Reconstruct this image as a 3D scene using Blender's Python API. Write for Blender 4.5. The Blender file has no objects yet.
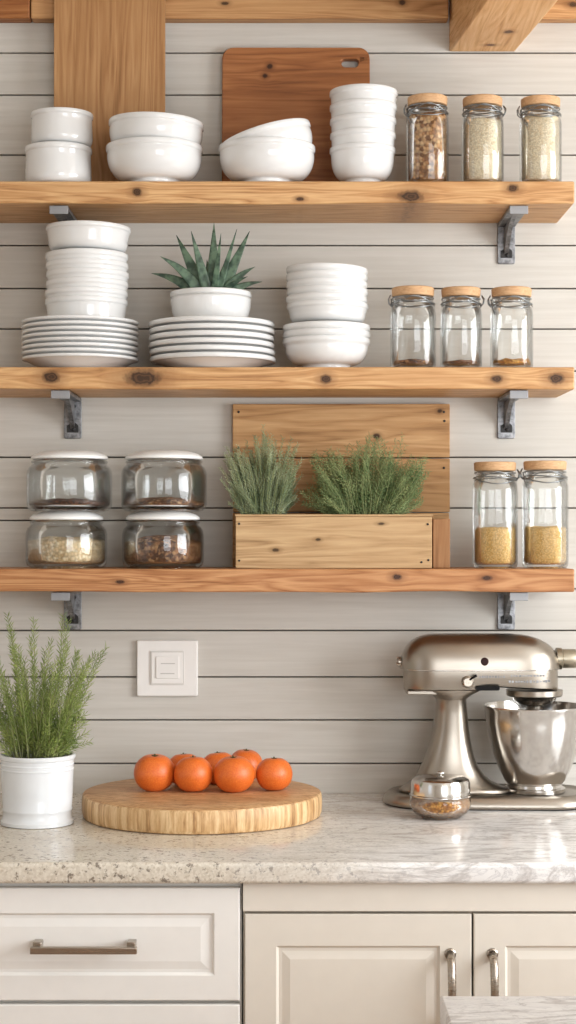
import bpy, bmesh, math, random
from mathutils import Vector, Matrix, noise
random.seed(7)
PI = math.pi
sc = bpy.context.scene
C = sc.collection
EYE = 1.436          # camera height
CAMD = 3.5           # camera distance from the shiplap wall
FPX = 1750.0

# ------------------------------------------------------------------ camera
cam = bpy.data.cameras.new('camera'); camo = bpy.data.objects.new('camera', cam); C.objects.link(camo)
camo.location = (0, -CAMD, EYE); camo.rotation_euler = (PI/2, 0, 0)
cam.sensor_width = 36; cam.lens = 36*FPX/1024; cam.shift_y = 23/1024; cam.clip_start = 0.05
sc.camera = camo
# ------------------------------------------------------------------ world, windows' daylight, exposure
w = bpy.data.worlds.new('world'); sc.world = w; w.use_nodes = True
w.node_tree.nodes['Background'].inputs[0].default_value = (0.75, 0.85, 1, 1)
w.node_tree.nodes['Background'].inputs[1].default_value = 1.0
sc.view_settings.view_transform = 'Standard'; sc.view_settings.look = 'None'
sc.view_settings.gamma = 1; sc.view_settings.use_curve_mapping = False
sc.view_settings.exposure = -0.24
sc.cycles.transparent_max_bounces = 40; sc.cycles.max_bounces = 14; sc.cycles.diffuse_bounces = 5
def area(name, loc, rot, sx, sy, power, col):
    l = bpy.data.lights.new(name, 'AREA'); l.shape = 'RECTANGLE'; l.size = sx; l.size_y = sy
    l.energy = power; l.color = col
    o = bpy.data.objects.new(name, l); C.objects.link(o); o.location = loc; o.rotation_euler = rot
    return o
RX, LX, FY, CZ = 2.3, -2.3, -5.2, 2.60       # room: right wall, left wall, wall behind camera, ceiling
area('window_daylight_right', (RX-0.02, -1.75, 1.62), (0, PI/2, 0), 1.25, 1.7, 100, (0.93, 0.97, 1))
area('window_daylight_behind', (1.25, FY+0.02, 1.55), (PI/2, 0, 0), 1.7, 1.5, 58, (0.93, 0.97, 1))
area('window_daylight_left', (LX+0.02, -2.9, 1.6), (0, -PI/2, 0), 1.2, 1.2, 2.5, (0.95, 0.98, 1))

# ------------------------------------------------------------------ helpers
def px(x, d): return (x-288.0)*(CAMD-d)/FPX
def pz(y, d): return EYE-(y-535.0)*(CAMD-d)/FPX
def S(r, g, b):
    f = lambda c: (c/255/12.92) if c/255 <= .04045 else ((c/255+.055)/1.055)**2.4
    return (f(r), f(g), f(b), 1)
def obj(name, bm, m, parent=None, smooth=False, bevel=0, loc=None, rot=None, sub=0):
    me = bpy.data.meshes.new(name)
    bmesh.ops.recalc_face_normals(bm, faces=bm.faces)
    bm.to_mesh(me); bm.free()
    for mm in (m if isinstance(m, (list, tuple)) else [m]): me.materials.append(mm)
    o = bpy.data.objects.new(name, me); C.objects.link(o)
    if parent: o.parent = parent
    if loc: o.location = loc
    if rot: o.rotation_euler = rot
    if bevel:
        b = o.modifiers.new('bevel', 'BEVEL'); b.width = bevel; b.segments = 3; b.limit_method = 'ANGLE'; b.angle_limit = .6
        b.harden_normals = False
        smooth = 'auto' if not smooth else smooth
    if sub:
        s = o.modifiers.new('sub', 'SUBSURF'); s.levels = sub; s.render_levels = sub
    if smooth is True:
        me.polygons.foreach_set('use_smooth', [True]*len(me.polygons))
    elif smooth == 'auto':
        me.polygons.foreach_set('use_smooth', [True]*len(me.polygons))
        try: me.set_sharp_from_angle(angle=math.radians(35))
        except Exception: pass
    return o
def thing(name, label, cat, loc=(0, 0, 0), rot=(0, 0, 0), group=None):
    o = bpy.data.objects.new(name, None); C.objects.link(o); o.empty_display_size = .05
    o.location = loc; o.rotation_euler = rot; o['label'] = label; o['category'] = cat
    if group: o['group'] = group
    return o
def tag(o, label, cat, group=None):
    o['label'] = label; o['category'] = cat
    if group: o['group'] = group
    return o
def struct(o): o['kind'] = 'structure'; return o
def dup(root, loc, label, group=None, rot=None, scale=None):
    r = root.copy(); C.objects.link(r); r.location = loc; r['label'] = label
    if group: r['group'] = group
    if rot is not None: r.rotation_euler = rot
    if scale is not None: r.scale = scale
    for ch in list(root.children):
        c = ch.copy(); C.objects.link(c); c.parent = r
        for g in ch.children:
            d = g.copy(); C.objects.link(d); d.parent = c
    return r
def box(bm, x0, x1, y0, y1, z0, z1, mat=None):
    vs = [bm.verts.new(p) for p in ((x0,y0,z0),(x1,y0,z0),(x1,y1,z0),(x0,y1,z0),(x0,y0,z1),(x1,y0,z1),(x1,y1,z1),(x0,y1,z1))]
    for f in ((0,3,2,1),(4,5,6,7),(0,1,5,4),(1,2,6,5),(2,3,7,6),(3,0,4,7)): bm.faces.new([vs[i] for i in f])
    if mat is not None: bmesh.ops.transform(bm, matrix=mat, verts=vs)
    return vs
def lathe(bm, prof, n=48, closed=False, mat=None, fn=None):
    """revolve (r,z) points about Z; r=0 gives a pole"""
    rings = []
    for r, z in prof:
        if r < 1e-6: rings.append([bm.verts.new((0, 0, z))])
        else:
            rr = []
            for i in range(n):
                a = 2*PI*i/n; k = fn(a, z) if fn else 1
                rr.append(bm.verts.new((r*k*math.cos(a), r*k*math.sin(a), z)))
            rings.append(rr)
    pairs = list(zip(rings, rings[1:]))
    if closed: pairs.append((rings[-1], rings[0]))
    for A, B in pairs:
        if len(A) == 1 and len(B) == 1: continue
        for i in range(n):
            j = (i+1) % n
            if len(A) == 1: bm.faces.new((A[0], B[i], B[j]))
            elif len(B) == 1: bm.faces.new((A[i], A[j], B[0]))
            else: bm.faces.new((A[i], A[j], B[j], B[i]))
    vs = [v for r in rings for v in r]
    if mat is not None: bmesh.ops.transform(bm, matrix=mat, verts=vs)
    return vs
def rings_loft(bm, rings, cap=True):
    R = [[bm.verts.new(p) for p in r] for r in rings]
    n = len(R[0])
    for A, B in zip(R, R[1:]):
        for i in range(n):
            j = (i+1) % n; bm.faces.new((A[i], A[j], B[j], B[i]))
    if cap:
        bm.faces.new(R[0][::-1]); bm.faces.new(R[-1])
def tube(bm, pts, rad, n=8, closed=False):
    """round tube through points; rad number or list"""
    pts = [Vector(p) for p in pts]; m = len(pts)
    rads = rad if isinstance(rad, (list, tuple)) else [rad]*m
    rings = []; up = None
    for i, p in enumerate(pts):
        if closed: t = pts[(i+1) % m]-pts[i-1]
        else: t = pts[min(i+1, m-1)]-pts[max(i-1, 0)]
        t.normalize()
        if up is None:
            up = Vector((0, 0, 1)) if abs(t.z) < .9 else Vector((1, 0, 0))
        s = t.cross(up)
        if s.length < 1e-5: s = t.orthogonal()
        s.normalize(); up = s.cross(t).normalized()
        rings.append([bm.verts.new(p+(s*math.cos(2*PI*k/n)+up*math.sin(2*PI*k/n))*rads[i]) for k in range(n)])
    pr = list(zip(rings, rings[1:]))
    if closed: pr.append((rings[-1], rings[0]))
    for A, B in pr:
        for k in range(n):
            j = (k+1) % n; bm.faces.new((A[k], A[j], B[j], B[k]))
    if not closed:
        bm.faces.new(rings[0][::-1]); bm.faces.new(rings[-1])
def prism(bm, outline, y0, y1):
    """outline of (x,z) extruded along y"""
    A = [bm.verts.new((x, y0, z)) for x, z in outline]; B = [bm.verts.new((x, y1, z)) for x, z in outline]
    n = len(A); bm.faces.new(A); bm.faces.new(B[::-1])
    for i in range(n):
        j = (i+1) % n; bm.faces.new((A[i], B[i], B[j], A[j]))
def rrect(x0, x1, z0, z1, r, n=6):
    out = []
    for cx, cz, a0 in ((x1-r, z1-r, 0), (x0+r, z1-r, PI/2), (x0+r, z0+r, PI), (x1-r, z0+r, 1.5*PI)):
        for i in range(n+1):
            a = a0+PI/2*i/n; out.append((cx+r*math.cos(a), cz+r*math.sin(a)))
    return out

# ------------------------------------------------------------------ materials
class NT:
    def __init__(s, name):
        s.m = bpy.data.materials.new(name); s.m.use_nodes = True; s.t = s.m.node_tree
        s.b = s.t.nodes['Principled BSDF']; s.out = s.t.nodes['Material Output']
    def n(s, typ, **kw):
        nd = s.t.nodes.new(typ)
        for k, v in kw.items(): setattr(nd, k, v)
        return nd
    def put(s, inp, v):
        if isinstance(v, bpy.types.NodeSocket): s.t.links.new(v, inp)
        elif v is not None: inp.default_value = v
    def coord(s): return s.n('ShaderNodeTexCoord').outputs['Object']
    def mapping(s, vec, scale=(1,1,1), loc=(0,0,0), rot=(0,0,0)):
        m = s.n('ShaderNodeMapping'); s.put(m.inputs[0], vec); m.inputs[1].default_value = loc; m.inputs[2].default_value = rot; m.inputs[3].default_value = scale
        return m.outputs[0]
    def noise(s, vec, scale=5, detail=4, rough=.55, dist=0):
        m = s.n('ShaderNodeTexNoise'); s.put(m.inputs['Vector'], vec); m.inputs['Scale'].default_value = scale
        m.inputs['Detail'].default_value = detail; m.inputs['Roughness'].default_value = rough; m.inputs['Distortion'].default_value = dist
        return m.outputs[0]
    def math(s, op, a, b=None, c=None, clamp=False):
        m = s.n('ShaderNodeMath', operation=op); m.use_clamp = clamp; s.put(m.inputs[0], a); s.put(m.inputs[1], b)
        if c is not None: s.put(m.inputs[2], c)
        return m.outputs[0]
    def ramp(s, f, stops):
        m = s.n('ShaderNodeValToRGB'); s.put(m.inputs[0], f); e = m.color_ramp.elements
        while len(e) < len(stops): e.new(.5)
        for i, (p, c) in enumerate(stops):
            e[i].position = p; e[i].color = c if len(c) == 4 else (*c, 1)
        return m.outputs[0]
    def rng(s, v, a, b, c, d):
        m = s.n('ShaderNodeMapRange'); m.clamp = True; s.put(m.inputs[0], v)
        for i, q in enumerate((a, b, c, d)): m.inputs[i+1].default_value = q
        return m.outputs[0]
    def mix(s, f, a, b, blend='MIX'):
        m = s.n('ShaderNodeMix', data_type='RGBA', blend_type=blend); s.put(m.inputs[0], f); s.put(m.inputs[6], a); s.put(m.inputs[7], b)
        return m.outputs[2]
    def bump(s, h, strength=.2, dist=.002):
        m = s.n('ShaderNodeBump'); m.inputs['Strength'].default_value = strength; m.inputs['Distance'].default_value = dist
        s.put(m.inputs['Height'], h); s.put(s.b.inputs['Normal'], m.outputs[0])
    def sep(s, v):
        m = s.n('ShaderNodeSeparateXYZ'); s.put(m.inputs[0], v); return m.outputs
    def set(s, **kw):
        for k, v in kw.items(): s.put(s.b.inputs[k.replace('_', ' ')], v)
        return s.m
def plain(name, col, rough=.5, metal=0, spec=.5, coat=0):
    t = NT(name)
    nz = t.noise(t.coord(), 30, 3)
    c = t.mix(t.rng(nz, .3, .7, 0, .12), col, tuple(x*.75 for x in col[:3])+(1,))
    t.set(Base_Color=c, Roughness=rough, Metallic=metal, Specular_IOR_Level=spec, Coat_Weight=coat)
    return t.m

def wood(name, cols, axis='x', rough=.5, knots=(), plane='xz', scale=1.0, seed=0, contrast=1.0, ring=1.0):
    """cols: dark, mid, light. axis = grain direction, knots = (u, v, ru, rv) in object space"""
    t = NT(name); co = t.coord()
    u_i, v_i = {'xz': (0, 2), 'xy': (0, 1), 'yz': (1, 2)}[plane]
    kn = None; vec = co
    if knots:
        s = t.sep(co)
        tot = None
        for (ku, kv, ru, rv) in knots:
            a = t.math('DIVIDE', t.math('SUBTRACT', s[u_i], ku), ru); b = t.math('DIVIDE', t.math('SUBTRACT', s[v_i], kv), rv)
            d = t.math('SQRT', t.math('ADD', t.math('MULTIPLY', a, a), t.math('MULTIPLY', b, b)))
            kn = d if kn is None else t.math('MINIMUM', kn, d)
            # bend the grain round the knot
            w_ = t.math('MULTIPLY', t.math('EXPONENT', t.math('MULTIPLY', t.math('MULTIPLY', d, d), -.16)), t.math('MULTIPLY', b, -rv*.55))
            tot = w_ if tot is None else t.math('ADD', tot, w_)
        cmb = t.n('ShaderNodeCombineXYZ'); t.put(cmb.inputs[v_i], tot)
        va = t.n('ShaderNodeVectorMath', operation='ADD'); t.put(va.inputs[0], co); t.put(va.inputs[1], cmb.outputs[0]); vec = va.outputs[0]
    k = {'x': (1.2, 16, 16), 'y': (16, 1.2, 16), 'z': (16, 16, 1.2)}[axis]
    k = tuple(q*scale for q in k)
    big = t.noise(t.mapping(vec, k, (seed*3.7, seed*1.3, seed*2.1)), 1.6, 3, .5, .6)
    k2 = tuple(q*(3.2 if q > 4 else 2.0) for q in k)
    fine = t.noise(t.mapping(vec, k2, (seed, 5+seed, 2)), 2.6, 6, .68, .25)
    bands = t.math('FRACT', t.math('MULTIPLY', big, 9.0*ring))
    bands = t.math('ABSOLUTE', t.math('SUBTRACT', bands, .5))
    f = t.math('ADD', t.math('MULTIPLY', bands, .55*contrast), t.math('MULTIPLY', fine, .85), clamp=True)
    col = t.ramp(f, [(.24, cols[0]), (.48, cols[1]), (.80, cols[2])])
    tone = t.noise(t.mapping(co, (1.5, 5, 5)), 1.2, 2)
    col = t.mix(t.rng(tone, .35, .7, 0, .55), col, cols[1])
    if kn is not None:
        wob = t.math('ADD', kn, t.math('MULTIPLY', t.math('SUBTRACT', t.noise(co, 90, 3), .5), .7))
        halo = t.rng(wob, .9, 2.2, .55, 0); core = t.rng(wob, .55, 1.05, 1, 0)
        rings = t.math('ABSOLUTE', t.math('SINE', t.math('MULTIPLY', wob, 9)))
        dk = tuple(c*.45 for c in cols[0][:3])+(1,)
        vd = tuple(c*.22 for c in cols[0][:3])+(1,)
        col = t.mix(halo, col, cols[0])
        col = t.mix(core, col, t.mix(t.rng(rings, .2, .9, 0, 1), dk, vd))
    t.set(Base_Color=col, Roughness=t.rng(fine, .3, .7, rough+.1, rough-.05), Specular_IOR_Level=.35)
    t.bump(fine, .35, .0015)
    return t.m

HONEY = (S(126, 84, 48), S(186, 138, 90), S(216, 174, 124))
REDDISH = (S(112, 66, 36), S(166, 112, 70), S(198, 148, 102))
m_wall = NT('painted_shiplap')
_c = m_wall.coord()
_n = m_wall.noise(m_wall.mapping(_c, (1.2, 1, 28)), 3, 5, .6, .3); _n2 = m_wall.noise(_c, 1.7, 3)
_g = m_wall.mix(m_wall.rng(_n, .35, .68, 0, 1), S(207, 202, 194), S(194, 188, 179))
_g = m_wall.mix(m_wall.rng(_n2, .4, .65, 0, .35), _g, S(188, 182, 172))
m_wall.set(Base_Color=_g, Roughness=.55, Specular_IOR_Level=.3); m_wall.bump(_n, .25, .001); m_wall = m_wall.m
m_gap = plain('dark_gap', S(112, 104, 94), .9)
m_paint = plain('room_paint', S(226, 222, 214), .8)
m_floor = wood('oak_floor', (S(120, 84, 54), S(160, 118, 80), S(190, 148, 105)), 'y')
m_ceil = plain('ceiling_paint', S(236, 234, 229), .85)
m_cer = NT('white_glazed_ceramic')
m_cer.set(Base_Color=S(224, 223, 221), Roughness=.13, Specular_IOR_Level=.55, Coat_Weight=.3, Coat_Roughness=.05)
m_cer.bump(m_cer.noise(m_cer.coord(), 28, 2), .06, .002); m_cer = m_cer.m
m_potw = plain('white_glazed_pot', S(226, 228, 230), .16, spec=.55)
m_lidw = plain('white_lid', S(240, 239, 236), .35)

def glass(name, tint, edge):
    t = NT(name); t.t.nodes.remove(t.b)
    lw = t.n('ShaderNodeLayerWeight'); lw.inputs[0].default_value = .35
    tr = t.n('ShaderNodeBsdfTransparent'); gl = t.n('ShaderNodeBsdfGlossy'); gl.inputs['Roughness'].default_value = .03
    gl.inputs[0].default_value = (1, 1, 1, 1)
    wav = t.n('ShaderNodeBump'); wav.inputs['Strength'].default_value = .25; wav.inputs['Distance'].default_value = .004
    t.put(wav.inputs['Height'], t.noise(t.mapping(t.coord(), (1, 1, .35)), 30, 2)); t.put(gl.inputs['Normal'], wav.outputs[0])
    c = t.ramp(lw.outputs['Facing'], [(0, tint), (.62, tint), (.93, edge), (1, edge)])
    t.put(tr.inputs[0], c)
    fr = t.n('ShaderNodeFresnel'); fr.inputs[0].default_value = 1.5
    f = t.math('ADD', t.math('MULTIPLY', fr.outputs[0], .75), .0, clamp=True)
    mx = t.n('ShaderNodeMixShader'); t.put(mx.inputs[0], f); t.put(mx.inputs[1], tr.outputs[0]); t.put(mx.inputs[2], gl.outputs[0])
    t.put(t.out.inputs[0], mx.outputs[0])
    return t.m
m_glass = glass('clear_glass', (.982, .987, .985, 1), (.74, .76, .75, 1))
m_glass2 = glass('thin_bowl_glass', (.99, .98, .96, 1), (.9, .88, .84, 1))
m_glassd = glass('smoky_clear_glass', (.97, .976, .973, 1), (.74, .76, .75, 1))
m_lidwood = wood('pale_lid_wood', (S(165, 122, 84), S(196, 154, 112), S(214, 176, 136)), 'x', .6, scale=3)
m_wire = plain('zinc_wire', S(150, 152, 152), .35, 1)

def metal(name, col, rough, streak=(1, 1, 60), amt=.04):
    t = NT(name); nz = t.noise(t.mapping(t.coord(), streak), 6, 4)
    t.set(Base_Color=col, Metallic=1, Roughness=t.rng(nz, .3, .7, rough-amt*.5, rough+amt*.5)); return t.m
m_nickel = metal('brushed_champagne_nickel', S(162, 153, 142), .32, (4, 60, 60))
m_steel = metal('polished_steel', S(206, 202, 197), .16, (1, 1, 90), .08)
m_chrome = metal('chrome', S(215, 213, 210), .1, (1, 1, 1), .03)
m_pull = metal('satin_nickel_pull', S(170, 160, 148), .28)
m_brass = metal('bronze_knob', S(160, 150, 132), .35)
t_ = NT('worn_grey_iron'); nz = t_.noise(t_.coord(), 60, 5, .7)
t_.set(Base_Color=t_.mix(t_.rng(nz, .35, .7, 0, 1), S(100, 100, 102), S(176, 176, 178)), Metallic=.85, Roughness=.42); t_.bump(nz, .3, .001); m_iron = t_.m
m_lip = plain('light_grey_iron', S(150, 150, 152), .5, .5)
m_dark = plain('dark_recess', S(34, 32, 32), .6)
m_blackp = plain('black_plastic', S(16, 15, 15), .6, spec=.15)
m_red = plain('dark_red_black_cap', S(40, 16, 14), .5, spec=.2)
m_plastic = plain('switch_plastic', S(236, 232, 227), .4)
m_plastic2 = plain('switch_plastic_shade', S(214, 209, 203), .45)
m_print = plain('grey_print', S(188, 183, 177), .6)
m_soil = plain('potting_soil', S(58, 43, 32), .95)
m_cabL = plain('white_cabinet_paint', S(236, 233, 228), .42)
m_cabR = plain('cream_cabinet_paint', S(222, 214, 202), .42)

def granular(name, cols, scale, rough=.85, bump=.6):
    t = NT(name); co = t.coord()
    v = t.n('ShaderNodeTexVoronoi'); t.put(v.inputs['Vector'], co); v.inputs['Scale'].default_value = scale
    sp = t.sep(v.outputs['Color'])
    c = t.ramp(sp[0], [(i/(len(cols)-1)*.9+.05, q) for i, q in enumerate(cols)])
    c = t.mix(t.rng(v.outputs['Distance'], .3, .8, 0, .5), c, tuple(x*.4 for x in cols[0][:3])+(1,))
    t.set(Base_Color=c, Roughness=rough); t.bump(t.math('SUBTRACT', 1, v.outputs['Distance']), bump, .003)
    return t.m
m_flakes = granular('toasted_flakes', (S(120, 76, 40), S(176, 124, 76), S(206, 160, 110), S(222, 186, 140)), 150)
m_flour = granular('cream_grain', (S(226, 204, 166), S(240, 222, 190), S(248, 236, 210), S(242, 226, 196)), 420, bump=.3)
m_oats = granular('rolled_oats', (S(206, 176, 132), S(236, 210, 168), S(248, 232, 200)), 170)
m_nuts = granular('brown_nuts', (S(74, 42, 24), S(116, 72, 42), S(158, 108, 68), S(184, 140, 96)), 150)
m_beans = granular('dark_seeds', (S(52, 28, 18), S(92, 52, 34), S(128, 80, 54)), 200)
m_cous = granular('couscous', (S(220, 172, 96), S(238, 196, 124), S(248, 214, 152)), 500, bump=.3)
m_spice = granular('amber_spice', (S(150, 92, 30), S(210, 142, 58), S(238, 184, 96)), 210)

# stone worktop: warm speckled granite drifting into white veined slab
def stone(name, x_warm=True):
    t = NT(name); co = t.coord(); s = t.sep(co)
    v1 = t.noise(t.mapping(co, (1.4, 4, 4), rot=(0, 0, .35)), 3.2, 7, .62, 1.6)
    vein = t.math('ABSOLUTE', t.math('SUBTRACT', v1, .5)); vein = t.rng(vein, .0, .045, 1, 0)
    v2 = t.noise(t.mapping(co, (2.4, 7, 7), (3, 1, 0), (0, 0, .25)), 5, 7, .7, 2.0)
    vein2 = t.rng(t.math('ABSOLUTE', t.math('SUBTRACT', v2, .48)), 0, .03, 1, 0)
    cloud = t.noise(co, 6, 4)
    white = t.mix(t.rng(cloud, .35, .7, 0, 1), S(242, 240, 238), S(224, 221, 218))
    white = t.mix(t.math('MULTIPLY', vein, .55), white, S(150, 140, 134))
    white = t.mix(t.math('MULTIPLY', vein2, .4), white, S(150, 146, 150))
    sp = t.n('ShaderNodeTexVoronoi'); t.put(sp.inputs['Vector'], co); sp.inputs['Scale'].default_value = 300
    spc = t.sep(sp.outputs['Color'])
    spk = t.noise(co, 95, 3, .7)
    warm = t.ramp(spc[0], [(0, S(206, 196, 180)), (.5, S(222, 214, 200)), (1, S(194, 182, 164))])
    warm = t.mix(t.rng(spk, .56, .64, 0, .85), warm, S(112, 100, 88))
    warm = t.mix(t.rng(cloud, .5, .7, 0, .5), warm, S(180, 164, 142))
    dark = t.rng(t.noise(co, 60, 4, .75), .64, .70, 0, .45)
    white = t.mix(dark, white, S(140, 130, 124))
    if x_warm:
        e = t.math('ADD', s[0], t.math('MULTIPLY', t.math('SUBTRACT', t.noise(co, 4, 3), .5), .5))
        c = t.mix(t.rng(e, -.12, .28, 0, 1), warm, white)
    else: c = white
    t.set(Base_Color=c, Roughness=.14, Specular_IOR_Level=.5)
    return t.m
m_stone = stone('granite_worktop'); m_stone2 = stone('white_veined_stone', False); m_stone2.node_tree.nodes['Principled BSDF'].inputs['Roughness'].default_value = .4; m_stone2.node_tree.nodes['Principled BSDF'].inputs['Specular IOR Level'].default_value = .25

def leafmat(name, a, b, rough=.5):
    t = NT(name); nz = t.noise(t.coord(), 25, 2)
    t.set(Base_Color=t.mix(t.rng(nz, .35, .65, 0, 1), a, b), Roughness=rough, Specular_IOR_Level=.3)
    return t.m
m_rose = leafmat('rosemary_green', S(108, 130, 56), S(170, 184, 104))
m_rstem = leafmat('rosemary_stem', S(132, 142, 92), S(150, 152, 104))
m_herb = leafmat('grey_green_herb', S(128, 144, 108), S(190, 198, 160))
m_herb2 = leafmat('deep_green_herb', S(98, 122, 74), S(164, 178, 122))
m_aloe = NT('aloe_leaf'); _v = m_aloe.noise(m_aloe.mapping(m_aloe.coord(), (1, 1, 1)), 60, 2)
m_aloe.set(Base_Color=m_aloe.mix(m_aloe.rng(_v, .4, .62, 0, 1), S(44, 66, 50), S(98, 122, 98)), Roughness=.4); m_aloe = m_aloe.m
t_ = NT('orange_peel'); _c = t_.coord(); _n = t_.noise(_c, 220, 2); _b = t_.noise(_c, 14, 3)
t_.set(Base_Color=t_.mix(t_.rng(_b, .35, .7, 0, 1), S(214, 98, 34), S(228, 122, 50)), Roughness=.36, Specular_IOR_Level=.5); t_.bump(_n, .18, .001); m_orange = t_.m
m_calyx = plain('dry_green_stem', S(82, 74, 36), .8)

# ------------------------------------------------------------------ room shell
GAPS = [(53, 53), (95, 95), (155, 155), (200, 200), (245.5, 245.5), (288.5, 288.5), (329, 329), (371, 371), (415, 415) , (457.3, 457.3), (508, 508),
        (589, 589), (630.5, 630.5), (677, 677), (720, 720), (763.5, 763.5)]
GAPS = [g[0] for g in GAPS if g[0] not in (415, 200)]
zs = [CZ] + [pz(g, 0) for g in GAPS] + [.86]
z = .86-.095
while z > 0.05: zs.append(z); z -= .095
zs.append(0)
bm = bmesh.new()
for i in range(len(zs)-1):
    z1 = zs[i]-.0014; z0 = zs[i+1]+.0014
    if z1-z0 < .01: continue
    if z0 < pz(521, 0) < z1:                 # narrow filler strip left of the planter
        xs_ = px(300, 0); zf = pz(520.5, 0)
        box(bm, xs_+.0005, RX, .0, .018, z0, z1); box(bm, LX, xs_-.0005, .0, .018, z0, zf-.0012); box(bm, LX, xs_-.0005, .0, .018, zf+.0012, z1)
    else: box(bm, LX, RX, .0, .018, z0, z1)
struct(obj('wall_back', bm, m_wall, bevel=.0012))
bm = bmesh.new(); box(bm, LX, RX, .0185, .06, 0, CZ); struct(obj('wall_back_lining', bm, m_gap))
def wall_with_hole(name, horiz, fixed, thick, a0, a1, h0, h1, w0, w1):
    bm = bmesh.new()
    segs = [(a0, h0, 0, CZ), (h1, a1, 0, CZ), (h0, h1, 0, w0), (h0, h1, w1, CZ)]
    for p, q, zz0, zz1 in segs:
        if horiz == 'y': box(bm, min(fixed, fixed+thick), max(fixed, fixed+thick), p, q, zz0, zz1)
        else: box(bm, p, q, min(fixed, fixed+thick), max(fixed, fixed+thick), zz0, zz1)
    return struct(obj(name, bm, m_paint))
wall_with_hole('wall_right', 'y', RX, .12, FY, .06, -2.6, -.9, 1.0, 2.25)
wall_with_hole('wall_left', 'y', LX, -.12, FY, .06, -3.5, -2.3, 1.0, 2.2)
wall_with_hole('wall_front', 'x', FY, -.12, LX, RX, .4, 2.1, .8, 2.3)
def window(name, horiz, fixed, a0, a1, z0, z1):
    bm = bmesh.new(); f = .05
    def bb(p, q, c, d, t=.03):
        if horiz == 'y': box(bm, fixed-t, fixed+t, p, q, c, d)
        else: box(bm, p, q, fixed-t, fixed+t, c, d)
    bb(a0, a0+f, z0, z1); bb(a1-f, a1, z0, z1); bb(a0+f, a1-f, z0, z0+f); bb(a0+f, a1-f, z1-f, z1)
    mid = (a0+a1)/2; bb(mid-.015, mid+.015, z0+f, z1-f, .02)
    struct(obj(name, bm, m_lidw, bevel=.003))
window('window_1', 'y', RX+.07, -2.6, -.9, 1.0, 2.25)
window('window_2', 'y', LX-.07, -3.5, -2.3, 1.0, 2.2)
window('window_3', 'x', FY-.07, .4, 2.1, .8, 2.3)
bm = bmesh.new(); box(bm, LX-.12, RX+.12, FY-.12, .06, -.06, 0); struct(obj('floor', bm, m_floor))
bm = bmesh.new(); box(bm, LX-.12, RX+.12, FY-.12, .06, CZ, CZ+.06); struct(obj('ceiling', bm, m_ceil))

# ledger timbers under the ceiling and the cross beam
LED_Z = pz(23.5, 0)
def plank(bm, x0, x1, y0, y1, z0, z1, n=40, j=.0010, seed=0):
    """box split along x with a slightly uneven hand-planed surface"""
    rings = []
    for i in range(n+1):
        x = x0+(x1-x0)*i/n
        def jt(k): return j*noise.noise(Vector((x*6+seed*11, k*5.3, seed)))*2 
        ring = []
        for k, (yy, zz) in enumerate(((y0, z0), (y0, (z0+z1)/2), (y0, z1), (y1, z1), (y1, z0))):
            fy = jt(k) if yy == y0 else 0
            ring.append((x, yy+fy, zz+(jt(k+9) if (zz == z0 and yy == y0) else 0)))
        rings.append(ring)
    rings_loft(bm, rings)
BX0, BX1 = px(449, 0), px(515, 0)
m_ledger = wood('ledger_wood', (S(126, 84, 46), S(178, 130, 84), S(208, 164, 114)), 'x', knots=((px(573, .03)+0.0, pz(5, .03), .012, .006), (px(402, .03), pz(3, .03), .008, .006), (px(225, .03), pz(4, .03), .009, .004)))
bm = bmesh.new(); plank(bm, px(31, .03), BX0-.004, -.034, -.0005, LED_Z, LED_Z+.085); struct(obj('trim_1', bm, m_ledger, bevel=.003))
bm = bmesh.new(); plank(bm, BX1+.03, RX, -.034, -.0005, LED_Z, LED_Z+.085, seed=2); struct(obj('trim_2', bm, m_ledger, bevel=.003))
bm = bmesh.new(); plank(bm, LX, px(31, .03)-.002, -.036, -.0005, LED_Z, LED_Z+.085, seed=3)
struct(obj('trim_3', bm, wood('ledger_wood_dark', (S(96, 52, 22), S(140, 84, 42), S(176, 120, 70)), 'x', seed=4), bevel=.003))
# cross beam running out from the wall, turned a little to the right
bz = pz(52, 0)
bm = bmesh.new()
dx = .105
n = 30; rings = []
for i in range(n+1):
    y = -3.9*i/n; s = -y*dx
    rings.append([(BX0+s-.0+.001*noise.noise(Vector((0, y*8, 1))), y-.0006, bz), (BX1+s, y-.0006, bz), (BX1+s, y-.0006, bz+.16), (BX0+s, y-.0006, bz+.16)])
rings_loft(bm, rings)
m_beam = wood('beam_wood', (S(172, 116, 68), S(216, 166, 112), S(234, 192, 142)), 'y', plane='xy',
              knots=((px(510, .16)-0.0, -.14, .010, .012), (px(492, .08), -.05, .012, .008)), scale=.9)
struct(obj('trim_4', bm, m_beam, bevel=.004))

# ------------------------------------------------------------------ shelves
SD = .21
FS = FPX/(CAMD-SD)
SX0, SX1 = -.78, (574.5-288)/FS
shelf_tops = {}
def shelf(idx, ytop, ybot, knots, label, seed):
    zt = EYE+(535-ytop)/FS; zb = EYE+(535-ybot)/FS; shelf_tops[idx] = zt
    kk = [((x-288)/FS, (535-y)/FS+EYE-zb, ru*1.15/FS, rv*1.15/FS) for x, y, ru, rv in knots]
    bm = bmesh.new(); plank(bm, SX0, SX1, -SD, -.0006, 0, zt-zb, 60, .0012, seed)
    o = obj('wall_shelf', bm, wood('honey_pine_%d' % seed, REDDISH if idx == 3 else HONEY, 'x', .45, kk, 'xz', seed=seed, contrast=1.25), bevel=.003, loc=(0, 0, zb))
    tag(o, label, 'shelf', 'thick timber wall shelves'); return zt, zb
T1, B1 = shelf(1, 181, 203.5, [(137, 192, 5, 4), (411, 196.5, 12, 6), (513, 188, 6, 4), (300, 199, 4, 2)], 'honey wood shelf, topmost of the three, under the leaning cutting boards', 1)
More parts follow.
